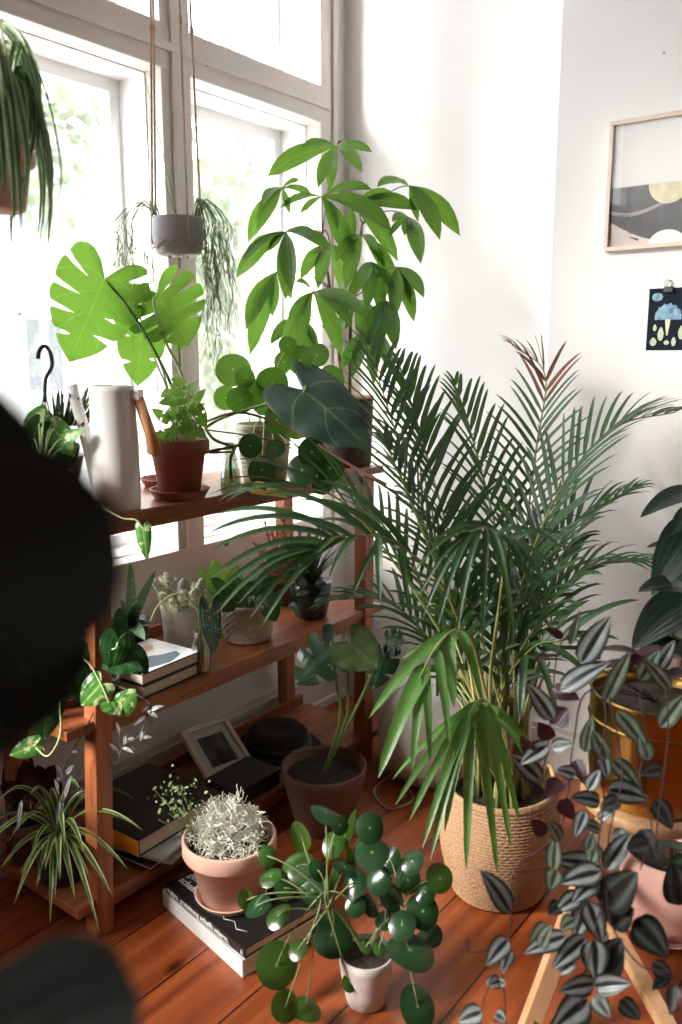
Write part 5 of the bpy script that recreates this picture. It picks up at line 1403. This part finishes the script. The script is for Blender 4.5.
LV = [  # base, tip, width px, material
 (581, 663, 611, 616, 27, 0), (561, 691, 611, 662, 24, 0), (553, 720, 526, 683, 21, 0), (604, 703, 631, 650, 19, 1), (617, 712, 648, 752, 20, 1), (670, 690, 642, 658, 16, 1), (552, 748, 574, 744, 16, 0), (660, 727, 686, 694, 21, 1),
 (540, 780, 510, 755, 22, 0), (548, 745, 520, 765, 20, 0), (585, 752, 592, 716, 16, 1), (606, 760, 592, 730, 20, 1), (602, 755, 608, 780, 16, 0), (612, 760, 640, 790, 20, 1), (608, 790, 650, 800, 26, 0),
 (648, 760, 640, 735, 18, 1), (600, 802, 570, 798, 18, 0), (598, 820, 614, 812, 12, 0), (600, 830, 582, 824, 14, 0), (596, 842, 590, 866, 22, 1), (612, 836, 636, 842, 18, 2), (588, 850, 594, 832, 14, 1), (606, 870, 632, 832, 22, 0), (602, 868, 552, 860, 24, 0),
 (600, 872, 560, 884, 26, 0), (598, 878, 572, 904, 22, 0), (560, 840, 548, 822, 16, 1), (553, 870, 556, 836, 18, 1), (556, 870, 550, 890, 20, 1), (510, 912, 480, 870, 24, 0), (508, 940, 486, 966, 22, 0), (510, 950, 502, 974, 16, 0), (498, 980, 486, 984, 12, 0), (500, 982, 506, 985, 12, 0), (500, 981, 488, 986, 14, 0),
 (482, 1012, 458, 1022, 22, 0), (496, 1014, 506, 1022, 16, 0), (548, 925, 530, 946, 18, 1), (566, 936, 524, 954, 22, 0), (586, 938, 552, 970, 22, 0), (590, 900, 574, 940, 26, 0), (588, 902, 602, 944, 26, 0), (594, 940, 596, 982, 30, 0), (596, 980, 622, 938, 36, 2), (594, 984, 558, 992, 22, 0), (594, 986, 632, 984, 22, 0), (594, 996, 610, 1018, 22, 0), (588, 1000, 552, 1030, 34, 0),
 (604, 908, 638, 872, 38, 2), (610, 925, 634, 908, 28, 2), (634, 920, 668, 958, 36, 2), (592, 895, 600, 884, 14, 1), (598, 940, 608, 932, 18, 0), (652, 964, 674, 980, 18, 2), (668, 975, 652, 990, 14, 2), (676, 985, 670, 1016, 14, 2), (680, 905, 672, 862, 36, 2), (575, 920, 560, 930, 18, 1), (580, 895, 556, 912, 20, 0), (536, 760, 520, 735, 16, 3), (560, 780, 545, 800, 18, 3), (552, 690, 580, 700, 18, 3), (553, 725, 568, 708, 26, 3), (550, 740, 538, 722, 18, 3), (548, 655, 535, 662, 10, 3), (563, 638, 544, 628, 10, 3), (590, 645, 600, 660, 14, 3), (570, 645, 580, 610, 10, 1),
 (640, 680, 660, 650, 20, 1), (618, 670, 640, 655, 16, 3), (655, 672, 675, 640, 18, 0), (575, 775, 556, 770, 16, 0), (620, 800, 600, 810, 18, 2), (640, 830, 655, 860, 22, 2), (655, 800, 672, 830, 22, 2), (662, 770, 640, 775, 18, 2), (648, 845, 626, 850, 22, 2), (588, 790, 600, 770, 16, 0), (575, 760, 585, 785, 16, 3), (560, 800, 574, 820, 18, 3), (545, 835, 530, 820, 16, 3), (585, 812, 575, 838, 16, 0), (560, 905, 548, 915, 16, 2), (540, 948, 552, 925, 16, 1), (574, 960, 560, 975, 16, 0), (620, 1000, 640, 1020, 20, 2)]
k = MB()
for (bx, by, tx, ty, w_, mi) in LV:
    dd_ = 1.42 - .09 * max(0, (by - 680)) / 300 + R.uniform(-.03, .02); a = P(bx, by, dd_); e = P(tx, ty, dd_ - R.uniform(-.01, .03))
    k.leaf(a, e, w_ / FPX * dd_ * .95, ovate, nrm=facing(a, .1, .3), arch=.08, fold=.22, segs=10, ns=4, mi=mi)
k.build('foliage', [M['trad'], M['trad_green'], M['trad_dark'], M['plum']], t); st.build('vines', M['stem_purple'], t)

# burgundy rubber plant in pink pot behind
c = V((-.42, 1.78, 0))
for _ in range(30):
    px_, py_, _d = proj(c); c += RT * (664 - px_) / FPX * _d + FW * (926 - py_) / FPX * -_d * .7
saucer(c, .098, M['terra_pink'], 'pink terracotta saucer on the floor at the right edge behind the stool', .018)
c = c + UP * .0065
t = thing('potted_rubber_plant', 'dark glossy rubber plant in a rounded pink terracotta pot at the right edge', 'potted plant', c)
k = MB(); k.lathe(c, [(.060, 0), (.068, .003), (.088, .04), (.099, .09), (.102, .14), (.098, .178), (.093, .182), (.090, .17), (.09, .15), (.001, .15)], 56); k.build('pot', M['terra_pink'], t); soil(t, c, .088, .155)
cr = c + UP * .15
stem(t, [cr, P(676, 760, 1.80), P(680, 660, 1.78), P(688, 590, 1.76), P(692, 530, 1.76)], .007, .005, M['stem_brown'], 'stem')
for (bx, by, tx, ty, w_, dd_, up) in ((700, 492, 640, 518, 26, 1.66, .9), (700, 510, 670, 536, 22, 1.62, .6), (694, 550, 646, 548, 16, 1.7, 1.5), (705, 520, 652, 596, 44, 1.64, .6), (690, 590, 638, 592, 30, 1.6, 1.2), (698, 600, 632, 650, 48, 1.66, .9), (686, 640, 640, 628, 30, 1.72, 1.0), (700, 560, 660, 610, 40, 1.72, .8), (680, 640, 636, 672, 34, 1.68, .8), (690, 640, 720, 700, 40, 1.66, .8)):
    a = P(bx, by, dd_); e = P(tx, ty, dd_ - .03); k = MB(); k.leaf(a, e, w_ / FPX * dd_ * 1.1, ovate, nrm=((CAMP - a).normalized() * .5 + UP * up).normalized(), arch=.12, fold=.18, segs=14, ns=4)
    k.build('leaf', M['rubber'], t)
    stem(t, [P(688, (by + 640) / 2, 1.77), a.lerp(P(688, (by + 640) / 2, 1.77), .5) + UP * .01, a], .003, .003, M['stem_green'])
for (bx, by, tx, ty, w_) in ((690, 850, 640, 846, 24), (690, 855, 675, 866, 16)):
    a = P(bx, by, 1.74); k = MB(); k.leaf(a, P(tx, ty, 1.70), w_ / FPX * 1.7, ovate, nrm=UP, arch=.1, segs=10, ns=3); k.build('leaf', M['monstera_dark'], t)
k = MB()
for (bx, by, tx, ty, w_) in ((650, 660, 600, 650, 30), (670, 650, 625, 668, 32), (690, 665, 655, 655, 30), (640, 665, 590, 672, 22), (700, 675, 660, 680, 30)):
    a = P(bx, by, 1.55); k.leaf(a, P(tx, ty, 1.53), w_ / FPX * 1.5, ovate, nrm=UP, arch=.1, segs=8, ns=3)
k.build('young_leaves', M['plum'], t)

# ================================================================== wall things
FX0, FZ0, FZ1 = -.853, 1.521, 1.845
FX1 = FX0 + .46
t = thing('wall_picture', 'pale wood framed print of dark hills and a cream moon on the right wall', 'picture', (FX0, YB, FZ0))
k = MB(); s = .011
for (a, b_) in (((FX0, FZ0), (FX1, FZ0 + s)), ((FX0, FZ1 - s), (FX1, FZ1)), ((FX0, FZ0 + s), (FX0 + s, FZ1 - s)), ((FX1 - s, FZ0 + s), (FX1, FZ1 - s))):
    k.box((a[0], YB - .022, a[1]), (b_[0], YB, b_[1]))
k.build('frame', M['palewood'], t, smooth=False, bevel=.001)
IX0, IX1, IZ0, IZ1 = FX0 + s, FX1 - s, FZ0 + s, FZ1 - s
MB().box((IX0, YB - .010, IZ0), (IX1, YB - .006, IZ1)).build('print_sheet', M['print_white'], t, smooth=False)
def wallshape(pts, dy, m, nm, par):
    k = MB(); n = len(pts)
    for q in (0, 1):
        for (x, z) in pts: k.v.append(V((x, YB - .0102 - dy - q * .0004, z)))
    k.face(list(range(n, 2 * n))); k.face(list(range(n))[::-1])
    for i in range(n): k.face([i, (i + 1) % n, n + (i + 1) % n, n + i])
    return k.build(nm, m, par, smooth=False)
H_ = IZ1 - IZ0; W_ = IX1 - IX0
zh = IZ0 + H_ * .49
N_ = 24
wallshape([(IX0, IZ0), (IX1, IZ0), (IX1, zh - .02), (IX0, zh - .02)], 0, M['print_pale'], 'print_ground', t)
wallshape([(IX0, zh)] + [(IX0 + W_ * i / N_, zh - .085 - .055 * math.sin(math.pi * min(1, i / 16)) ** 1.0 * (1 if i < 16 else 0) - .0 + (.02 * math.sin(i * .7) if i >= 16 else 0)) for i in range(N_ + 1)] + [(IX1, zh)], .0006, M['print_dark'], 'print_hills', t)
up_ = [(IX0 + W_ * i / N_, zh - .050 - .016 * math.sin(i * .42 + .4)) for i in range(N_ + 1)]
wallshape(up_ + [(x, z - .009) for x, z in up_[::-1]], .0012, M['print_grey'], 'print_wave', t)
mc = (IX0 + .148, zh + .004); mr_ = .052
wallshape([(mc[0] + mr_ * math.cos(math.pi + math.pi * i / 20), mc[1] - .004 + mr_ * math.sin(math.pi + math.pi * i / 20)) for i in range(21)], .0018, M['print_cream'], 'print_moon', t)
wallshape([(IX0 + .15 + .045 * math.cos(math.pi * i / 16), IZ0 + .001 + .032 * math.sin(math.pi * i / 16)) for i in range(17)], .0012, M['print_white'], 'print_mound', t)
for i in range(9):
    a = math.radians(-20 + i * 22); x0, z0 = IX0 + .03, IZ0 + .03
    p0 = (x0 + .018 * math.cos(a), z0 + .018 * math.sin(a)); p1 = (x0 + .05 * math.cos(a), z0 + .05 * math.sin(a))
    if p1[0] < IX0 + .001 or p1[1] < IZ0: continue
    nx, nz = -math.sin(a) * .0035, math.cos(a) * .0035
    wallshape([p0, (p1[0] + nx, p1[1] + nz), (p1[0] - nx, p1[1] - nz)], .0012, M['print_dark'], 'print_ray', t)
MB().box((IX0, YB - .0185, IZ0), (IX1, YB - .0165, IZ1)).build('glazing', M['picture_glass'], t, smooth=False)
# small botanical print with a binder clip
BX0, BX1, BZ0, BZ1 = -.730, -.612, 1.262, 1.420
t = thing('botanical_print', 'small dark print of a blue flower and seeds hanging from a black binder clip', 'print', (BX0, YB, BZ0))
Y0 = YB
MB().box((BX0, YB - .0015, BZ0), (BX1, YB - .0003, BZ1)).build('paper', M['dark_blue'], t, smooth=False)
def ps(pts, dy, m, nm):
    k = MB(); n = len(pts)
    for q in (0, 1):
        for (x, z) in pts: k.v.append(V((x, YB - .0016 - dy - q * .0003, z)))
    k.face(list(range(n, 2 * n))); k.face(list(range(n))[::-1])
    for i in range(n): k.face([i, (i + 1) % n, n + (i + 1) % n, n + i])
    return k.build(nm, m, t, smooth=False)
fx, fz = BX0 + .052, BZ0 + .078
ps([(fx + .034 * math.cos(math.pi * i / 20), fz + .040 * math.sin(math.pi * i / 20) ** .8 + (.003 * math.sin(i * 2.2))) for i in range(21)], 0, M['petal_blue'], 'printed_flower')
ps([(fx - .007, fz + .001), (fx + .007, fz + .001), (fx + .002, fz - .040), (fx - .002, fz - .040)], .0004, M['print_cream'], 'printed_stamen')
ps([(BX0 + .022 + .014 * math.cos(i * .524), BZ1 - .022 + .011 * math.sin(i * .524)) for i in range(12)], 0, M['petal_blue'], 'printed_bud')
for (x, z, r, h) in ((.018, .022, .009, .011), (.036, .042, .008, .018), (.052, .020, .007, .006), (.020, .058, .005, .009), (.070, .022, .006, .012), (.088, .045, .008, .018), (.100, .020, .008, .010)):
    ps([(BX0 + x + r * math.cos(i * .524) * (1 - .35 * max(0, math.sin(i * .524))), BZ0 + z + h * math.sin(i * .524)) for i in range(12)], 0, M['seed_print'], 'printed_seed')
bx = BX0 + .050
k = MB(); k.box((bx - .012, YB - .010, BZ1 - .012), (bx + .012, YB, BZ1 + .003)); cl = k.build('binder_clip', M['black_plastic'], t, smooth=False, bevel=.002)
k = MB(); k.tube(spline([V((bx - .008, YB - .006, BZ1)), V((bx - .010, YB - .008, BZ1 + .012)), V((bx - .003, YB - .008, BZ1 + .020)), V((bx + .006, YB - .008, BZ1 + .014)), V((bx + .006, YB - .006, BZ1))], 5), .0009, None, 5)
k.tube(spline([V((bx - .004, YB - .012, BZ1)), V((bx - .002, YB - .014, BZ1 + .010)), V((bx + .006, YB - .014, BZ1 + .018)), V((bx + .012, YB - .014, BZ1 + .010)), V((bx + .008, YB - .012, BZ1))], 5), .0009, None, 5)
k.build('clip_wire', M['black_plastic'], cl)
p = pt(664, 53, 2.1); d_ = p - CAMP; p = CAMP + d_ * (YB / d_.y)
k = MB(); k.lathe(p, [(.0022, 0), (.0022, .004), (.001, .006)], 10, M=Matrix.Rotation(math.pi / 2, 3, 'X')); o = k.build('nail', M['steel'], None, org=p); tag(o, 'tiny nail in the right wall above the framed picture', 'nail')

# ================================================================== near plant, out of focus at the left
c = V((-.42, .08, 0))
t = thing('potted_fiddle_leaf', 'big dark blurred leaves of a plant close to the camera at the left edge', 'potted plant', c)
k = MB(); flower_pot(k, c, .10, .14, .24, .01); k.build('pot', M['terra_dark'], t); soil(t, c, .12, .20)
stem(t, [c + UP * .2, c + V((0, .03, .6)), c + V((.01, .08, 1.0)), c + V((.0, .10, 1.25))], .010, .007, M['stem_brown'], 'trunk')
hub = c + V((.0, .10, 1.2))
k = MB()
def wide(t_): return 0 if t_ >= 1 else min(1, .55 + 1.6 * t_) * (1 - max(0, (t_ - .55) / .45) ** 2.2) ** .5
rubm = leafmat('near_dark_leaf', [(0, (.036, .039, .033)), (1, (.031, .034, .028))], trans=.0, rough=.85, spec=.15)
for (bx, by, tx, ty, w_, dd_, nu) in ((-90, 640, 112, 500, 225, .33, .15), (-70, 520, 4, 392, 130, .35, .1), (-90, 600, 62, 720, 200, .33, .1), (-60, 1130, 142, 1000, 200, .40, .5)):
    a = P(bx, by, dd_); e = P(tx, ty, dd_); k = MB(); k.leaf(a, e, w_ / FPX * dd_, wide, nrm=((CAMP - a).normalized() + UP * nu).normalized(), arch=.06, fold=.12, segs=16, ns=4)
    k.build('leaf', rubm, t)
    stem(t, [c + V((.0, .09, a.z * .9)), c.lerp(a, .5) * 1 + UP * (a.z * .45), a] if a.z > .8 else [c + V((0, .06, .7)), a], .004, .003, M['stem_green'])
